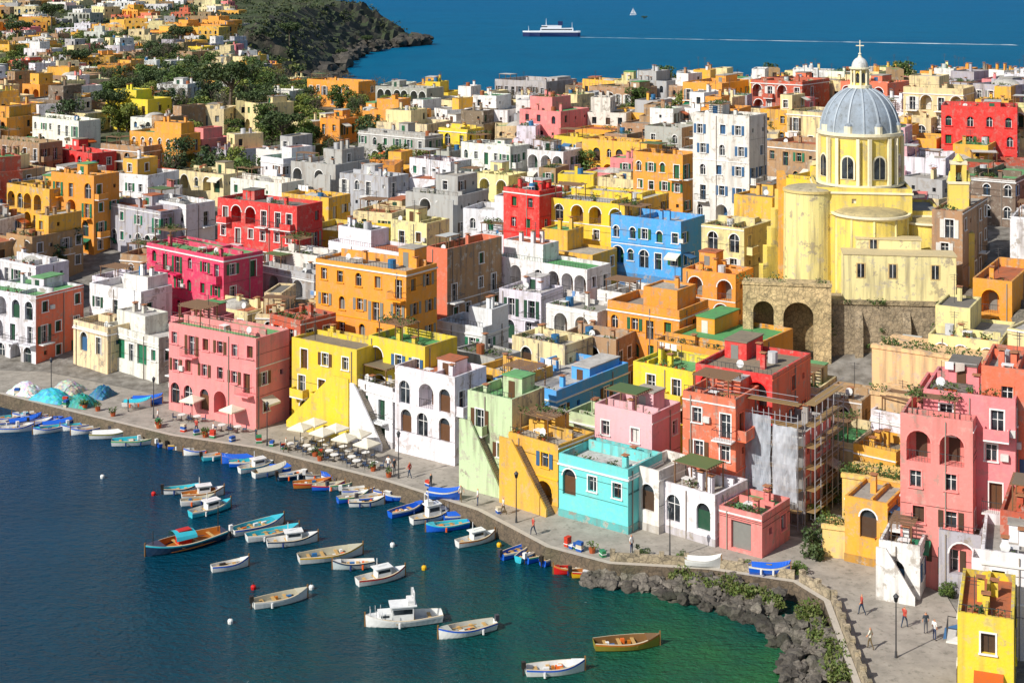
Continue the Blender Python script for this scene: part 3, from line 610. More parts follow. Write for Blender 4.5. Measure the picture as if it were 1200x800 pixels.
arch_wall('ochre_garden_wall',(27.5,128.5,0),math.radians(-20),10,0,4.0,[],C(234,200,135)[:3]+(.7,),m=WALL,thick=3,plants=14)
# scaffolded house
X,Y,z=hit(942,502,9); house('G',X,Y,math.radians(-33),8.5,7,EYE-(508+HR)*Y/F,z,'x',seed=77,fixed=True,name='house_under_renovation',side='P')
mb=MB(); hh=EYE-(496+HR)*Y/F-z+1.2; SC=C(165,165,168)
for i in range(9):
    for j in (0,1.2): mb.cyl(-9+i*1.13,-1.6+j,-3,hh,.045,.045,5,TRIM,SC)
for k in range(int(hh/2)+2):
    mb.box(-9.1,.1,-1.5,-.5,k*2.0-.6,k*2.0-.54,TRIM,C(150,125,90)); 
    for dz in (.45,.95): mb.box(-9.1,.1,-1.66,-1.62,k*2-.6+dz,k*2-.56+dz,TRIM,SC)
for i in range(4):
    xa=-9+i*2.26; mb.poly([(xa,-1.68,i%2*2),(xa+.06,-1.68,i%2*2),(xa+2.3,-1.68,hh-2),(xa+2.24,-1.68,hh-2)],TRIM,SC)
for j in range(6): mb.cyl(1.3,-.5+j*1.5,-3,hh,.045,.045,5,TRIM,SC); mb.cyl(.3,-.5+j*1.5,-3,hh,.045,.045,5,TRIM,SC)
for k in range(int(hh/2)+2):
    mb.box(.2,1.3,-.5,7,k*2.0-.6,k*2.0-.54,TRIM,C(150,125,90))
    for dz in (.45,.95): mb.box(1.32,1.36,-.5,7,k*2-.6+dz,k*2-.56+dz,TRIM,SC)
for (xa,xb_,za,zc,cc) in ((-9.0,-5.4,-.5,hh-2.0,C(205,210,216)),(-5.2,-2.6,-.2,hh-.5,C(196,202,210)),(-2.4,.0,2.5,hh-1.2,C(205,208,214))):
    nn=20
    for i in range(nn):
        x0,x1_=xa+(xb_-xa)*i/nn,xa+(xb_-xa)*(i+1)/nn; o=lambda x,zq: -1.76+.09*math.sin(x*3.1+zq)+.06*math.sin(x*8+zq*2)
        for kq in range(8):
            z0_=za+(zc-za)*kq/8; z1_=za+(zc-za)*(kq+1)/8
            mb.poly([(x0,o(x0,z0_),z0_),(x1_,o(x1_,z0_),z0_),(x1_,o(x1_,z1_),z1_),(x0,o(x0,z1_),z1_)],NET,cc)
mb.build('scaffolding',(X,Y,z),math.radians(-33))
# ---------------- quay
mb=MB(); Q=FP[2:19]
nrm=[]
for i in range(len(Q)):
    a=Q[max(0,i-1)]; b_=Q[min(len(Q)-1,i+1)]; dx,dy=b_[0]-a[0],b_[1]-a[1]; l=math.hypot(dx,dy); nrm.append((-dy/l,dx/l))
PV=C(168,161,151); KB=C(192,184,172); ST=C(120,106,90)
def off(i,o): return (Q[i][0]+nrm[i][0]*o,Q[i][1]+nrm[i][1]*o)
for i in range(len(Q)-1):
    j=i+1; e=1.5
    a0,a1=off(i,0),off(j,0); b0,b1=off(i,.55),off(j,.55); c0,c1=off(i,10.5),off(j,10.5)
    mb.poly([(*a0,-2),(*a1,-2),(*a1,e+.1),(*a0,e+.1)],STONE,ST)
    mb.poly([(*a0,e+.1),(*a1,e+.1),(*b1,e+.1),(*b0,e+.1)],TRIM,KB)
    mb.poly([(*b0,e+.1),(*b1,e+.1),(*b1,e),(*b0,e)],TRIM,KB)
    mb.poly([(*b0,e),(*b1,e),(*c1,e),(*c0,e)],ROOF,PV)
mb.build('stone_quay')
mb=MB()
for i in range(11,16):
    a0,a1=Q[i-2],Q[i-1]
    Lq=math.hypot(a1[0]-a0[0],a1[1]-a0[1]); n=max(1,int(Lq/2))
    ux,uy=(a1[0]-a0[0])/Lq,(a1[1]-a0[1])/Lq
    for k in range(n):
        for s0,s1,zt_ in ((.0,.4,2.55),(.4,2.0,2.3)):
            p0=Lq*k/n+s0*Lq/n/2; p1=Lq*k/n+s1*Lq/n/2; w_=.45 if zt_>2.4 else .3
            b4=[(a0[0]+ux*p+-uy*o,a0[1]+uy*p+ux*o) for p,o in ((p0,.6),(p1,.6),(p1,.6+w_),(p0,.6+w_))]
            for a in range(4): mb.poly([(*b4[a],1.5),(*b4[(a+1)%4],1.5),(*b4[(a+1)%4],zt_),(*b4[a],zt_)],STONE,C(190,175,150))
            mb.poly([(*b,zt_) for b in b4],STONE,C(190,175,150))
mb.build('sea_wall_parapet')
# rocks
bm=bmesh.new(); bmesh.ops.create_icosphere(bm,subdivisions=2,radius=1); IV=np.array([v.co[:] for v in bm.verts]); IF=[tuple(v.index for v in f.verts) for f in bm.faces]; bm.free()
mb=MB(); nr=np.random.RandomState(2)
def rock(mb,x,y,z,s,g_):
    V=IV*(1+nr.uniform(-.28,.28,(len(IV),1)))*np.array([s*nr.uniform(.8,1.3),s,s*nr.uniform(.5,.9)]); an=nr.rand()*6; ca,sa=math.cos(an),math.sin(an)
    V=np.stack([V[:,0]*ca-V[:,1]*sa+x,V[:,0]*sa+V[:,1]*ca+y,V[:,2]+z],1); n0=len(mb.v); mb.v+=V.tolist()
    for f in IF: mb.f.append(tuple(n0+q for q in f)); mb.m.append(STONE); mb.c.append((g_*1.15,g_,g_*.82,1))
RL=[(6.5,126.2),(13,124.5),(18.2,121.5),(22,118.5),(22.6,112),(21.8,104),(19.5,95)]
for _ in range(860):
    i=nr.randint(len(RL)-1); t=nr.rand(); a=np.array(RL[i])*(1-t)+np.array(RL[i+1])*t
    wq=nr.uniform(-1.9,2.6)*(0.4 if i==0 else 1); x,y=a[0]+ (wq if i>2 else wq*.3),a[1]+(wq if i<=2 else 0)+.5
    s=nr.uniform(.12,.7); rock(mb,x,y,.1+max(0,wq)*.35+nr.uniform(-.2,.3),s,nr.uniform(.07,.24)*(1 if wq>-.8 else .4))
rt=random.Random(8)
for _ in range(110):
    i=rt.randrange(1,6); t=rt.random(); a=np.array(RL[i])*(1-t)+np.array(RL[i+1])*t; o=rt.uniform(.2,1.2)
    tuft(mb,a[0]+(1.2+o if i>2 else .3),a[1]+(1.0+o if i<=2 else 0),.7+o*.35,rt.uniform(.3,.9),60,rt,((.07,.12,.02),(.12,.17,.03),(.15,.16,.05)))
mb.build('shore_rocks')
mb=MB()
for _ in range(110):
    X,Y,z=hit(nr.uniform(1100,1215),nr.uniform(368,445)); rock(mb,X,Y,z+nr.uniform(-1,2.8),nr.uniform(.9,2.2),nr.uniform(.12,.26))
    if nr.rand()<.5: tuft(mb,X,Y,z+2.4,1.2,60,rt)
mb.build('rock_outcrop')
mb=MB()
for _ in range(420):
    i=nr.randint(5,12); t=nr.rand(); a=np.array(BP[i])*(1-t)+np.array(BP[i+1])*t
    rock(mb,a[0]-nr.uniform(-2,16),a[1]-nr.uniform(-3,3),nr.uniform(0,5),nr.uniform(1.5,5),nr.uniform(.03,.11))
mb.build('headland_cliff_rocks')
# ---------------- trees
def leafcloud(mb,cs,n,size,r,cols):
    for _ in range(n):
        cx,cy,cz,rx,rz=r.choice(cs)
        while True:
            a,b_,c=r.uniform(-1,1),r.uniform(-1,1),r.uniform(-1,1)
            q_=a*a+b_*b_+c*c
            if .25<q_<1: break
        p=Vector((cx+a*rx,cy+b_*rx,cz+c*rz)); s=size*r.uniform(.6,1.4)
        u=Vector((r.gauss(0,1),r.gauss(0,1),r.gauss(0,.6))).normalized(); v=u.cross(Vector((r.gauss(0,1),r.gauss(0,1),r.gauss(0,1)))).normalized()
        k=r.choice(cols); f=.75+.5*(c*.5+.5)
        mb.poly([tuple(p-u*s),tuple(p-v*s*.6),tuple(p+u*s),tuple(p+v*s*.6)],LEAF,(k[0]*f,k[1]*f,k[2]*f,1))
def limb(mb,a,b_,r0,r1):
    a,b_=Vector(a),Vector(b_); d=(b_-a).normalized(); u=d.orthogonal().normalized(); v=d.cross(u)
    for i in range(6):
        t0,t1_=i*math.pi/3,(i+1)*math.pi/3
        mb.poly([tuple(a+(u*math.cos(t)+v*math.sin(t))*r0) for t in (t0,t1_)]+[tuple(b_+(u*math.cos(t)+v*math.sin(t))*r1) for t in (t1_,t0)],STONE,(.16,.12,.085,1))
def tree_mesh(kind,seed):
    r=random.Random(seed); mb=MB(); cs=[]
    if kind=='pine':
        limb(mb,(0,0,-1),(.3,.1,5),.35,.22)
        for k in range(9):
            a=k*.7; R_=r.uniform(1.2,3.6); e=(R_*math.cos(a),R_*math.sin(a),6.8+r.uniform(-.4,.9)); limb(mb,(.3,.1,4.4+r.random()),e,.13,.05); cs.append((*e,r.uniform(1.1,1.7),.8))
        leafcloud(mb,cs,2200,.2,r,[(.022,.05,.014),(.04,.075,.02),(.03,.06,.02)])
    elif kind=='bare':
        limb(mb,(0,0,-1),(0,0,2.5),.22,.16)
        for k in range(14):
            a=r.uniform(0,6.28); R_=r.uniform(.5,2.2); e=(R_*math.cos(a),R_*math.sin(a),r.uniform(3.5,5.8)); s0=(0,0,r.uniform(1.6,2.5)); limb(mb,s0,e,.09,.04)
            for _ in range(5): limb(mb,e,(e[0]+r.uniform(-.9,.9),e[1]+r.uniform(-.9,.9),e[2]+r.uniform(0,1.1)),.035,.012)
        leafcloud(mb,[(0,0,4.5,2.2,1.5)],120,.12,r,[(.14,.13,.06)])
    else:
        h=r.uniform(2.0,3.0); limb(mb,(0,0,-1),(0,0,h),.25,.16)
        for k in range(12):
            a=r.uniform(0,6.28); R_=r.uniform(.3,2.4); e=(R_*math.cos(a),R_*math.sin(a),h+r.uniform(-.8,2.4)); limb(mb,(0,0,h*.7),e,.1,.03); cs.append((*e,r.uniform(.7,1.3),r.uniform(.6,1.1)))
        cols={'a':[(.06,.12,.02),(.09,.16,.025),(.05,.09,.02)],'b':[(.17,.22,.03),(.22,.24,.04),(.13,.17,.03)],'c':[(.03,.065,.02),(.045,.085,.03)]}[kind]
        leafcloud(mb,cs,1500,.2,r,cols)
    return mb
def inst(name,ob0,loc,sc,rot):
    o=bpy.data.objects.new(name,ob0.data); o.location=loc; o.scale=(sc,sc,sc*R.uniform(.85,1.15)); o.rotation_euler=(0,0,rot); ROOT.objects.link(o); return o
protos=[]
for k,s in (('a',1),('a',2),('b',3),('b',4),('c',5),('c',6),('bare',7),('bare',8)):
    protos.append(tree_mesh(k,s).build('bare_tree' if k=='bare' else 'tree'))
pine=tree_mesh('pine',9).build('pine_tree')
X,Y,z=hit(268,150); pine.location=(X,Y,z); pine.scale=(1.9,)*3
for u,v,s in ((300,155,1.2),(330,185,1.3),(150,135,1.2),(60,40,1.8),(210,70,1.5),(430,95,1.2),(755,112,1.0),(20,60,1.6),(130,155,1.2),(400,120,1.1),(90,95,1.3),(340,60,1.6)):
    X,Y,z=hit(u,v); inst('pine_tree',pine,(X,Y,z),s,R.uniform(0,6))
used=[False]*8
pts=[]
for x,y,z in trees:
    for _ in range(3 if y>270 else 1): pts.append((x+R.uniform(-5.5,5.5),y+R.uniform(-5.5,5.5)))
for x,y in pts:
    k=R.randrange(8); loc=(x,y,t1(x,y)); sc=R.uniform(.65,1.4)
    if not used[k]: protos[k].location=loc; protos[k].scale=(sc,)*3; used[k]=True
    else: inst(protos[k].name.split('.')[0],protos[k],loc,sc,R.uniform(0,6.28))
for u,v,s in ((1000,570,.6),(1018,560,.55),(1008,640,.6),(962,655,.7),(985,640,.6),(1030,545,.5),(880,700,.3),(750,668,.3),(800,672,.3),(940,700,.4),(1050,395,.5),(1075,398,.5),(910,690,.3),(1110,700,.35),(1030,640,.5),(975,590,.5),(960,610,.45),(1090,400,.5),(1000,400,.4),(1110,385,.6),(1130,370,.5),(1160,375,.6),(1045,560,.5),(1020,600,.5)):
    X,Y,z=hit(u,v); inst('shrub',protos[R.choice([0,1,2,5])],(X,Y,max(z,1)-2.0*s),s,R.uniform(0,6))
r=random.Random(11); mb=MB(); cs=[]
for _ in range(5600):
    y=430*(1700/430)**r.random(); x=r.uniform(-.41*y,-.04*y); cs.append((x,y))
cx=np.array(cs); dd_=pdist(cx[:,0],cx[:,1],BP); ok=inside(cx[:,0],cx[:,1])&(dd_>14); cz=T(cx[:,0],cx[:,1])
for (x,y),o_,z in zip(cs,ok,cz):
    if not o_: continue
    hd=(600+x/y*F>250 and y>700)
    s=r.uniform(2,4.2) if not hd else r.uniform(1.8,4.2); kc=r.choice([(.03,.06,.02),(.05,.09,.02),(.09,.12,.025),(.025,.045,.018),(.13,.15,.03)] if not hd else [(.012,.026,.012),(.018,.035,.014),(.03,.05,.016),(.04,.05,.02)])
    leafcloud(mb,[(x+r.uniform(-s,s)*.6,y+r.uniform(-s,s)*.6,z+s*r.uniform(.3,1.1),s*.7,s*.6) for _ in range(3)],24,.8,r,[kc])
mb.build('distant_trees')
# ---------------- boats
def boat(name,x,y,ang,Lb,hull,stripe,inner,kind='open',z=0.0):
    mb=MB(); B=Lb*.18; n=14; fb=.42+Lb*.03
    st=[]
    for i in range(n+1):
        t=i/n
        if t>.5: w=B*max(0,1-((t-.5)/.5)**2.1)
        else: w=B*(.62+.38*math.sin(t/.5*math.pi/2))
        sh=fb*(1+.6*max(0,(t-.4)/.6)**2+.15*(1-t)**2)
        st.append((-Lb/2+Lb*t,w,sh))
    def sec(s_,k):
        xx,w,sh=s_; return {0:(xx,w,sh),1:(xx,w*.97,sh-.14),2:(xx*.98,w*.8,.1),3:(xx*.95,w*.2,-.3)}[k]
    for a,b_ in zip(st[:-1],st[1:]):
        for sg in (1,-1):
            for k,cc in ((0,stripe),(1,hull),(2,hull)):
                q_=[sec(a,k),sec(b_,k),sec(b_,k+1),sec(a,k+1)]; mb.poly([(p[0],p[1]*sg,p[2]) for p in q_],GLOSS,cc)
            g=lambda s_,m_,dz: (s_[0]*.985,max(0,s_[1]-m_)*sg,s_[2]+dz)
            mb.poly([(a[0],a[1]*sg,a[2]),(b_[0],b_[1]*sg,b_[2]),g(b_,.12,.02),g(a,.12,.02)],TRIM,C(205,190,165))
            mb.poly([g(a,.12,.02),g(b_,.12,.02),(b_[0]*.985,max(0,b_[1]-.2)*sg,.16),(a[0]*.985,max(0,a[1]-.2)*sg,.16)],GLOSS,inner)
        mb.poly([(a[0]*.985,max(0,a[1]-.2),.17),(b_[0]*.985,max(0,b_[1]-.2),.17),(b_[0]*.985,-max(0,b_[1]-.2),.17),(a[0]*.985,-max(0,a[1]-.2),.17)],GLOSS,tuple(c*.75 for c in inner[:3])+(1,))
    s0=st[0]; mb.poly([(s0[0],s0[1],s0[2]),(s0[0],-s0[1],s0[2]),(s0[0]*.98,-s0[1]*.8,.1),(s0[0]*.95,0,-.3),(s0[0]*.98,s0[1]*.8,.1)],GLOSS,hull)
    f=[s for s in st if s[0]>Lb*.22]
    for a,b_ in zip(f[:-1],f[1:]): mb.poly([(a[0],a[1],a[2]+.025),(b_[0],b_[1],b_[2]+.025),(b_[0],-b_[1],b_[2]+.025),(a[0],-a[1],a[2]+.025)],GLOSS,hull if kind!='open' else inner)
    s_=st[-1]; mb.box(s_[0]-.08,s_[0]+.03,-.04,.04,-.1,s_[2]+.22,TRIM,C(150,110,70))
    for t in (.16,.38,.58):
        s_=st[int(t*n)]; mb.box(s_[0],s_[0]+.28,-s_[1]+.1,s_[1]-.1,fb*.62,fb*.62+.05,TRIM,C(195,160,110))
    W2=B
    if kind in('cabin','cruiser'):
        k=.85 if kind=='cabin' else 1.3
        x0,x1_=-Lb*.12,Lb*.16
        mb.box(x0,x1_,-W2*.55,W2*.55,.2,fb+.75*k,GLOSS,C(235,235,232)); mb.box(x0-.25,x1_+.15,-W2*.65,W2*.65,fb+.75*k,fb+.82*k,GLOSS,C(240,240,238))
        mb.box(x0+.1,x1_-.1,-W2*.56,W2*.56,fb+.3*k,fb+.6*k,GLASS,DK); mb.box(x0+.3,x1_+.012,-W2*.45,W2*.45,fb+.3*k,fb+.6*k,GLASS,DK)
        if kind=='cruiser':
            mb.poly([(x1_,-W2*.6,fb+.05),(x1_,W2*.6,fb+.05),(x1_,W2*.5,fb+.6),(x1_,-W2*.5,fb+.6)][::-1],GLOSS,WH)
            mb.box(x1_,Lb*.33,-W2*.5,W2*.5,fb,fb+.5,GLOSS,C(238,238,235)); mb.box(x1_+.2,Lb*.3,-W2*.51,W2*.51,fb+.2,fb+.38,GLASS,DK)
            mb.box(x0-.1,x0+.5,-W2*.5,W2*.5,fb+1.1,fb+1.4,GLOSS,WH); mb.box(x0-.1,x0,-W2*.5,-W2*.5+.06,fb+1.4,fb+2.0,TRIM,WH); mb.box(x0-.1,x0,W2*.5-.06,W2*.5,fb+1.4,fb+2.0,TRIM,WH); mb.box(x0-.1,x0,-W2*.5,W2*.5,fb+2.0,fb+2.06,TRIM,WH)
            for t in (.7,.8,.9,.98):
                s_=st[int(t*n)]
                for sg in(1,-1): mb.box(s_[0]-.02,s_[0]+.02,s_[1]*sg*.9-.02,s_[1]*sg*.9+.02,s_[2],s_[2]+.6,TRIM,C(200,200,200))
        mb.box(x0+.1,x0+.16,-.03,.03,fb+.8,fb+2.2*k*.8,TRIM,WH)
    if kind=='canopy':
        for i in range(6):
            t0,t1_=math.pi*i/6,math.pi*(i+1)/6
            mb.poly([(-Lb*.1,W2*.7*math.cos(t0),fb+.35+.5*math.sin(t0)),(Lb*.16,W2*.7*math.cos(t0),fb+.35+.7*math.sin(t0)),(Lb*.16,W2*.7*math.cos(t1_),fb+.35+.7*math.sin(t1_)),(-Lb*.1,W2*.7*math.cos(t1_),fb+.35+.5*math.sin(t1_))],TRIM,stripe)
        mb.cyl(-Lb*.42,0,fb,fb+2.4,.05,.04,6,TRIM,DK); mb.cyl(Lb*.4,0,fb,fb+1.5,.05,.04,6,TRIM,DK); mb.box(-Lb*.06,Lb*.1,-.4,.4,.2,fb+1.0,GLOSS,C(190,60,40))
    if kind=='cover':
        for a,b_ in zip(st[1:-1],st[2:]):
            for sg in (1,-1): mb.poly([(a[0],a[1]*sg,a[2]+.03),(b_[0],b_[1]*sg,b_[2]+.03),(b_[0],0,b_[2]+.3),(a[0],0,a[2]+.3)],TRIM,inner)
    if kind=='open':
        for _ in range(R.randint(1,4)):
            x_=R.uniform(-.35,.2)*Lb; y_=R.uniform(-.4,.4)*B; mb.box(x_,x_+R.uniform(.2,.6),y_,y_+.25,.17,.17+R.uniform(.15,.4),TRIM,R.choice([C(60,110,160),WH,C(190,120,60),DK,C(230,120,30)]))
        for sg in (-1,1):
            if R.random()<.5: mb.box(-Lb*.2,Lb*.25,sg*B*.4-.03,sg*B*.4+.03,fb*.75,fb*.75+.04,TRIM,C(200,165,110))
    if kind=='open' and R.random()<.6:
        mb.box(-Lb/2-.3,-Lb/2+.02,-.16,.16,fb+.0,fb+.5,GLOSS,R.choice([DK,WH,C(60,60,70)])); mb.cyl(-Lb/2-.15,0,-.3,fb,.06,.08,6,TRIM,DK)
    for sg in (-1,1):
        for t in (.3,.6):
            if R.random()<.5: s_=st[int(t*n)]; mb.cyl(s_[0],sg*(s_[1]+.1),s_[2]-.5,s_[2]-.1,.09,.09,6,GLOSS,R.choice([WH,C(40,60,110),C(230,110,40)]))
    return mb.build(name,(x,y,z),ang)
WB=C(232,232,228); BB=C(25,105,200); TB=C(90,190,205); GB=C(90,170,120); OB=C(190,120,70); RB=C(190,50,45); YB=C(225,180,60); NB=C(30,55,80); GY_=C(190,185,165)
BO=[(213,577,4.2,WB,NB,TB,'open'),(238,582,5,WB,OB,OB,'cabin'),(247,600,5.3,TB,WB,WB,'cabin'),(217,640,9.2,NB,TB,OB,'canopy'),(270,666,4,WB,BB,WB,'open'),(329,706,5.6,WB,WB,GY_,'open'),
(303,620,6.4,WB,BB,TB,'open'),(320,629,6,WB,WB,TB,'open'),(343,637,5.6,WB,NB,WB,'cabin'),(388,654,7,WB,YB,GY_,'open'),(414,665,4.4,C(180,190,190),NB,WB,'open'),(447,680,5.4,WB,RB,WB,'cabin'),
(473,730,7.4,WB,WB,WB,'cruiser'),(547,742,5.8,WB,BB,C(200,200,190),'open'),(735,758,6.2,C(150,140,70),OB,C(120,90,60),'open'),(651,788,5.4,WB,BB,WB,'open'),
(558,636,4.8,WB,OB,WB,'cabin'),(524,620,5,BB,TB,TB,'open'),(506,609,5.2,WB,NB,WB,'cruiser'),(477,601,4.8,BB,WB,BB,'open'),(161,520,6.6,WB,GB,TB,'open'),(131,512,5.8,WB,C(150,150,90),WB,'cover'),
(200,521,3.6,BB,WB,BB,'open'),(213,525,3.6,BB,YB,C(90,60,40),'open'),(14,493,4.5,WB,BB,TB,'open'),(28,497,4.8,WB,BB,BB,'cover'),(42,500,4.6,BB,WB,WB,'open'),(56,497,4.8,WB,BB,BB,'open'),(68,500,5,BB,WB,BB,'cover'),(34,489,4.6,WB,BB,WB,'open'),(50,490,4.5,WB,BB,BB,'open'),(66,491,4.6,WB,BB,WB,'open'),(78,495,4.5,WB,BB,BB,'open'),
(20,505,4.5,WB,BB,WB,'open'),(58,506,4.5,WB,BB,TB,'open'),(102,507,4.4,WB,BB,WB,'open'),(112,499,4,BB,WB,WB,'open'),(148,508,4,WB,BB,BB,'open'),(182,517,4,WB,TB,WB,'open'),
(282,541,4.8,BB,BB,BB,'cover'),(290,545,4.6,BB,WB,TB,'open'),(302,550,5,WB,TB,WB,'cabin'),(318,555,5,WB,WB,C(210,205,190),'cover'),(344,560,4,NB,WB,WB,'open'),(366,570,4.6,OB,RB,OB,'open'),(385,573,4,BB,RB,GY_,'open'),(403,571,4,WB,GB,WB,'open'),(424,578,4.8,WB,BB,WB,'open'),(441,586,4.6,NB,BB,WB,'open'),(414,586,4,BB,GB,WB,'open'),(430,592,4.2,WB,NB,WB,'open'),
(4,499,4.6,WB,BB,WB,'open'),(90,503,4.4,WB,BB,TB,'open'),(233,532,4,WB,BB,WB,'open'),(256,537,4.2,TB,WB,WB,'open'),(332,552,4,BB,WB,BB,'cover'),(376,560,3.8,WB,NB,WB,'open'),(395,563,4,WB,BB,BB,'cover'),(455,580,4,WB,BB,WB,'open'),(470,585,4.4,BB,WB,WB,'open'),(520,601,4.4,WB,BB,TB,'open'),(540,608,4,BB,WB,BB,'cover'),(232,590,4,WB,WB,GY_,'open'),
(667,671,3.4,RB,OB,RB,'open'),(690,675,3.6,YB,RB,OB,'open')]
for u,v,Lb,h_,s_,i_,k in BO:
    D=F*EYE/(v+HR); boat({'open':'rowing_boat','cabin':'fishing_boat','canopy':'fishing_boat','cruiser':'motor_cruiser','cover':'covered_rowing_boat'}[k],(u-600)/F*D,D,math.radians(R.uniform(8,42)+(180 if R.random()<.25 else 0)),Lb*.86,h_,s_,i_,k)
for u,v,Lb,h_,s_,i_ in ((605,650,3.6,BB,WB,BB),(620,652,3.6,TB,WB,BB),(634,654,3.6,BB,GB,BB),(648,656,3.6,BB,WB,BB)):
    D=F*EYE/(v+HR); boat('rowing_boat',(u-600)/F*D,D,math.radians(R.uniform(35,60)),Lb,h_,s_,i_,'open')
for u,v,Lb,h_,i_ in ((520,582,3.4,BB,BB),(902,671,3.6,BB,BB),(824,663,3.2,WB,WB),(172,472,3.8,BB,BB),(160,476,3.4,WB,TB)):
    D=F*(EYE-1.7)/(v+HR); boat('rowing_boat',(u-600)/F*D,D,math.radians(R.uniform(-10,30)),Lb,h_,WB,i_,'cover',z=1.75)
for u,v,c in ((497,667,YB),(297,690,RB),(365,690,WB),(180,580,RB),(585,640,YB),(460,640,WB),(120,560,WB),(270,730,WB)):
    D=F*EYE/(v+HR); mb=MB(); mb.cyl(0,0,-.1,.2,.2,.24,10,GLOSS,c); mb.dome(0,0,.2,.24,.2,10,4,GLOSS,c); mb.cyl(0,0,.38,.6,.04,.04,6,TRIM,DK); mb.build('mooring_buoy',((u-600)/F*D,D,0))
# ferry
D=F*EYE/(43+HR); mb=MB(); WBs=C(230,232,235); NVY=C(25,45,85)
prof=[(-24,4.5),(-22,5.2),(10,5.2),(19,3.6),(25,.15)]
for (a,wa),(b_,wb) in zip(prof[:-1],prof[1:]):
    for sg in (1,-1):
        mb.poly([(a,wa*sg,-.5),(b_,wb*sg*.8,-.5),(b_,wb*sg,3.6),(a,wa*sg,3.6)],GLOSS,NVY); mb.poly([(a,wa*sg,3.6),(b_,wb*sg,3.6),(b_,wb*sg,4.8),(a,wa*sg,4.8)],GLOSS,WBs)
    mb.poly([(a,wa,4.8),(b_,wb,4.8),(b_,-wb,4.8),(a,-wa,4.8)],GLOSS,WBs)
mb.poly([(-24,-4.5,-.5),(-24,4.5,-.5),(-24,4.5,4.8),(-24,-4.5,4.8)],GLOSS,WBs)
mb.box(-18,10,-4.6,4.6,4.8,7.2,GLOSS,WBs); mb.box(-17,9,-4.65,4.65,5.5,6.4,GLASS,DK); mb.box(-8,9,-4.2,4.2,7.2,9.4,GLOSS,WBs); mb.box(4,9.05,-4.25,4.25,8,8.8,GLASS,DK); mb.box(-9,-5,-1.6,1.6,9.4,13,GLOSS,NVY); mb.cyl(5,0,9.4,15.5,.3,.1,6,TRIM,WBs); mb.cyl(-17,0,7.2,12,.2,.1,6,TRIM,WBs); mb.cyl(20,0,4.8,9,.2,.1,6,TRIM,WBs)
mb.build('ferry',(47/F*D,D,0),math.radians(178))
mw,nt,b=newmat('wake_foam'); b.inputs['Base Color'].default_value=(.7,.78,.8,1); b.inputs['Roughness'].default_value=.9
nt.links.new(ramp(nt,noise(nt,.05,6,stretch=(1,.3,1)),.38,.62,.05,.9),b.inputs['Alpha'])
me=bpy.data.meshes.new('ship_wake'); V=[];Fc=[]
for i in range(41):
    t=i/40; u=680+510*t; v=44+9*t; D=F*EYE/(v+HR); x=(u-600)/F*D; w_=2+5*t; V+=[(x,D-w_,.05),(x,D+w_,.05)]
    if i: Fc.append((2*i-2,2*i,2*i+1,2*i-1))
me.from_pydata(V,[],Fc); me.materials.append(mw); ROOT.objects.link(bpy.data.objects.new('ship_wake',me))
D=F*EYE/(18+HR); mb=MB(); mb.box(-4,3,-1.2,1.2,-.2,1.2,GLOSS,WBs); mb.poly([(3,-1.2,1.2),(3,1.2,1.2),(6,0,1.3)],GLOSS,WBs); mb.poly([(3,-1.2,-.2),(6,0,1.3),(3,-1.2,1.2)],GLOSS,WBs); mb.cyl(0,0,1.2,10,.12,.08,6,TRIM,WBs); mb.poly([(-.2,0,2),(-4,.3,2),(-.2,0,9)],TRIM,WBs); mb.poly([(.2,0,8.5),(4.5,0,1.5),(.2,.3,2)],TRIM,WBs); mb.build('sailing_yacht',(142/F*D,D,0),.3)
# ---------------- quay furniture
def onquay(u,v): D=F*(EYE-1.5)/(v+HR); return (u-600)/F*D,D
def umbrella(u,v):
    x,y=onquay(u,v); mb=MB(); c=C(236,228,208); mb.cyl(0,0,0,2.7,.04,.04,6,TRIM,DK); w=1.05
    P=[(-w,-w),(w,-w),(w,w),(-w,w)]
    for i in range(4):
        a,b_=P[i],P[(i+1)%4]; mb.poly([(*a,2.2),(*b_,2.2),(0,0,2.75)],TRIM,c); mb.poly([(*a,2.05),(*b_,2.05),(*b_,2.2),(*a,2.2)],TRIM,c)
    mb.box(-.3,.3,-.3,.3,0,.08,STONE,ST); mb.build('cafe_umbrella',(x,y,1.5),R.uniform(-.7,-.4))
    for k in range(2):
        ox,oy=(.9,-1.5) if k==0 else (-1.0,-.9)
        mb=MB(); mb.cyl(0,0,.7,.75,.45,.45,12,TRIM,WH); mb.cyl(0,0,0,.7,.04,.04,6,TRIM,DK); mb.cyl(0,0,0,.04,.25,.25,8,TRIM,DK); mb.build('cafe_table',(x+ox,y+oy,1.5))
        for dx in (-.8,.8):
            mb=MB(); mb.box(-.22,.22,-.22,.22,.43,.47,TRIM,C(60,80,110)); mb.box(-.22,-.18,-.22,.22,.47,.9,TRIM,C(60,80,110))
            for a in (-.2,.17):
                for b_ in (-.2,.17): mb.box(a,a+.03,b_,b_+.03,0,.43,TRIM,DK)
            mb.build('cafe_chair',(x+ox+dx,y+oy,1.5),0 if dx<0 else math.pi)
for u,v in ((352,524),(378,530),(404,537),(430,544),(368,518),(394,525),(420,532),(272,502),(225,490)): umbrella(u,v)
for u,v in ((313,522),(467,560),(605,612),(785,655),(1050,770),(60,465),(180,490)):
    x,y=onquay(u,v); mb=MB(); mb.cyl(0,0,0,.5,.12,.08,8,TRIM,IRON); mb.cyl(0,0,.5,4.2,.06,.045,8,TRIM,IRON); mb.cyl(0,0,4.2,4.6,.12,.2,8,GLASS,DK); mb.cyl(0,0,4.6,4.85,.24,.03,8,TRIM,IRON); mb.build('street_lamp',(x,y,1.5))
rq=random.Random(4)
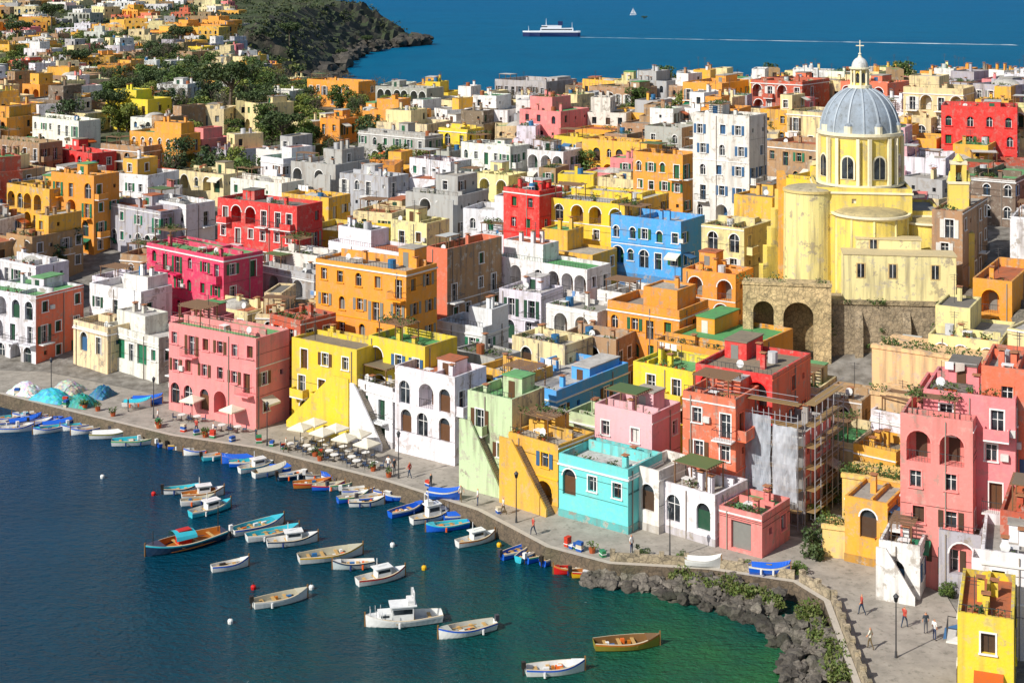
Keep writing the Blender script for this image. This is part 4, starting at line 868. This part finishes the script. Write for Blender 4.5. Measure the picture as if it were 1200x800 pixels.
for i in range(34):
    t=rq.random(); k=rq.randrange(4,11); a=np.array(Q[k-2])*(1-t)+np.array(Q[k-1])*t; x,y=a[0]+nrm[k-2][0]*rq.uniform(1,2.2),a[1]+nrm[k-2][1]*rq.uniform(1,2.2); mb=MB()
    if rq.random()<.5:
        for kx in range(rq.randint(1,3)): mb.box(-.3,.3,-.2,.2,kx*.3,kx*.3+.26,TRIM,rq.choice([C(40,90,160),C(200,190,170),C(60,130,90),C(190,70,40)]))
        mb.box(-.34,.34,-.24,.24,.24,.29,TRIM,WH); nm='fish_crates'
    else:
        mb.cyl(0,0,0,.45,.25,.33,8,TRIM,C(170,90,60)); tuft(mb,0,0,.5,.45,40,rq); nm='potted_plant'
    mb.build(nm,(x,y,1.5),rq.uniform(0,3))
for u,v,sx_,c in ((60,468,5,TB),(95,474,3.5,C(60,150,140)),(30,460,4,WB),(80,458,4,C(190,190,180)),(120,464,2.5,C(60,120,150))):
    x,y=onquay(u,v); mb=MB(); nr2=np.random.RandomState(u); n=14
    G=[[((i/n-.5)*sx_,(j/n-.5)*3,max(0,(1-(2*i/n-1)**2)*(1-(2*j/n-1)**2))*1.2+nr2.rand()*.25*(0<i<n and 0<j<n)) for j in range(n+1)] for i in range(n+1)]
    for i in range(n):
        for j in range(n): mb.poly([G[i][j],G[i+1][j],G[i+1][j+1],G[i][j+1]],TRIM,tuple(q*R.uniform(.6,1.1) for q in c[:3])+(1,))
    mb.build('fishing_net_pile',(x,y,1.52),-.4)
# ---------------- people
def person_mesh(pose,shirt,pants):
    if pose=='walk': L_=[(0,0,.95),(0,.02,1.2),(0,.0,1.42),(0,0,1.52),(0,.01,1.66),(-.19,0,1.4),(-.24,.12,1.13),(-.22,.28,.93),(.19,0,1.4),(.24,-.1,1.12),(.22,-.02,.88),(-.09,0,.9),(-.1,-.12,.5),(-.1,-.3,.1),(-.1,-.2,.05),(.09,0,.9),(.1,.18,.52),(.1,.22,.08),(.1,.36,.04)]
    elif pose=='sit': L_=[(0,0,.5),(0,-.05,.75),(0,-.03,.97),(0,0,1.07),(0,.03,1.2),(-.19,0,.95),(-.24,.05,.7),(-.16,.28,.62),(.19,0,.95),(.24,.05,.7),(.16,.28,.62),(-.09,.02,.5),(-.1,.42,.5),(-.1,.42,.08),(-.1,.56,.04),(.09,.02,.5),(.1,.42,.5),(.1,.44,.08),(.1,.58,.04)]
    else: L_=[(0,0,.95),(0,.02,1.2),(0,0,1.42),(0,0,1.52),(0,.01,1.66),(-.19,0,1.4),(-.25,.0,1.12),(-.23,.08,.87),(.19,0,1.4),(.25,.0,1.12),(.23,.08,.87),(-.09,0,.9),(-.11,.02,.5),(-.11,0,.08),(-.11,.14,.04),(.09,0,.9),(.11,.02,.5),(.11,0,.08),(.12,.14,.04)]
    E=[(0,1),(1,2),(2,3),(3,4),(2,5),(5,6),(6,7),(2,8),(8,9),(9,10),(0,11),(11,12),(12,13),(13,14),(0,15),(15,16),(16,17),(17,18)]
    rad=[.14,.13,.14,.06,.105,.07,.045,.035,.07,.045,.035,.09,.06,.04,.035,.09,.06,.04,.035]
    me=bpy.data.meshes.new('p'); me.from_pydata(L_,E,[]); ob=bpy.data.objects.new('p',me); ROOT.objects.link(ob)
    ob.modifiers.new('s','SKIN')
    for i,sv in enumerate(me.skin_vertices[0].data): sv.radius=(rad[i],rad[i]*.85); sv.use_root=(i==0)
    ob.modifiers.new('u','SUBSURF').levels=1
    dg=bpy.context.evaluated_depsgraph_get(); em=bpy.data.meshes.new_from_object(ob.evaluated_get(dg)); bpy.data.objects.remove(ob)
    hip=L_[0][2]; top=L_[4][2]; mb=MB(); mb.v=[tuple(v.co) for v in em.vertices]
    for p in em.polygons:
        c=p.center; mb.f.append(tuple(p.vertices)); mb.m.append(TRIM)
        arm=abs(c.x)>.2 and c.z<hip+.22
        mb.c.append(C(50,35,25) if (c.z>top+.03 or (c.z>top-.08 and c.y<-.03)) else C(205,150,120) if (c.z>hip+.53 or arm) else shirt if c.z>hip+.0 else (DK if c.z<.1 else pants))
    return mb
PM=[person_mesh(p,s,t) for p,s,t in (('walk',C(180,80,70),NB),('stand',WH,C(60,70,100)),('sit',C(70,120,180),DK),('walk',C(220,215,200),C(110,95,70)),('stand',C(50,60,70),C(90,90,95)))]
for i,(u,v,k) in enumerate(((230,508,0),(250,512,1),(335,530,3),(480,560,0),(505,574,4),(560,592,1),(590,603,3),(625,627,0),(300,518,4),(740,648,1),(1085,742,4),(1095,750,1),(1020,760,3),(150,482,4),(1010,720,0),(455,553,1),(462,556,4),(540,588,3),(185,496,1),(1060,735,0))):
    x,y=onquay(u,v); PM[k].build('person',(x,y,1.5),R.uniform(0,6.28),smooth=True)
# ---------------- light, world, camera
w=bpy.data.worlds.new('World'); scene.world=w; w.use_nodes=True; nt=w.node_tree
AZ,EL=231,38
sk=nt.nodes.new('ShaderNodeTexSky'); sk.sky_type='NISHITA'; sk.sun_disc=False; sk.sun_elevation=math.radians(EL); sk.sun_rotation=math.radians(AZ)
nt.links.new(sk.outputs[0],nt.nodes['Background'].inputs[0]); nt.nodes['Background'].inputs[1].default_value=.1
sd=bpy.data.lights.new('sun','SUN'); sd.energy=5.0; sd.angle=math.radians(.5); sd.color=(1,.96,.89)
so=bpy.data.objects.new('sun',sd); ROOT.objects.link(so)
az=math.radians(AZ); el=math.radians(EL); ts=Vector((math.sin(az)*math.cos(el),math.cos(az)*math.cos(el),math.sin(el))); so.rotation_euler=ts.to_track_quat('Z','Y').to_euler(); so.location=(-100,0,200)
cd=bpy.data.cameras.new('camera'); co=bpy.data.objects.new('camera',cd); ROOT.objects.link(co); co.location=(0,0,EYE); co.rotation_euler=(math.radians(90),0,0)
cd.sensor_width=36; cd.lens=36*F/1200; cd.shift_y=-(400+HR)/1200; cd.clip_end=30000; cd.clip_start=1
scene.camera=co
scene.view_settings.view_transform='Standard'; scene.view_settings.look='None'; scene.view_settings.exposure=0
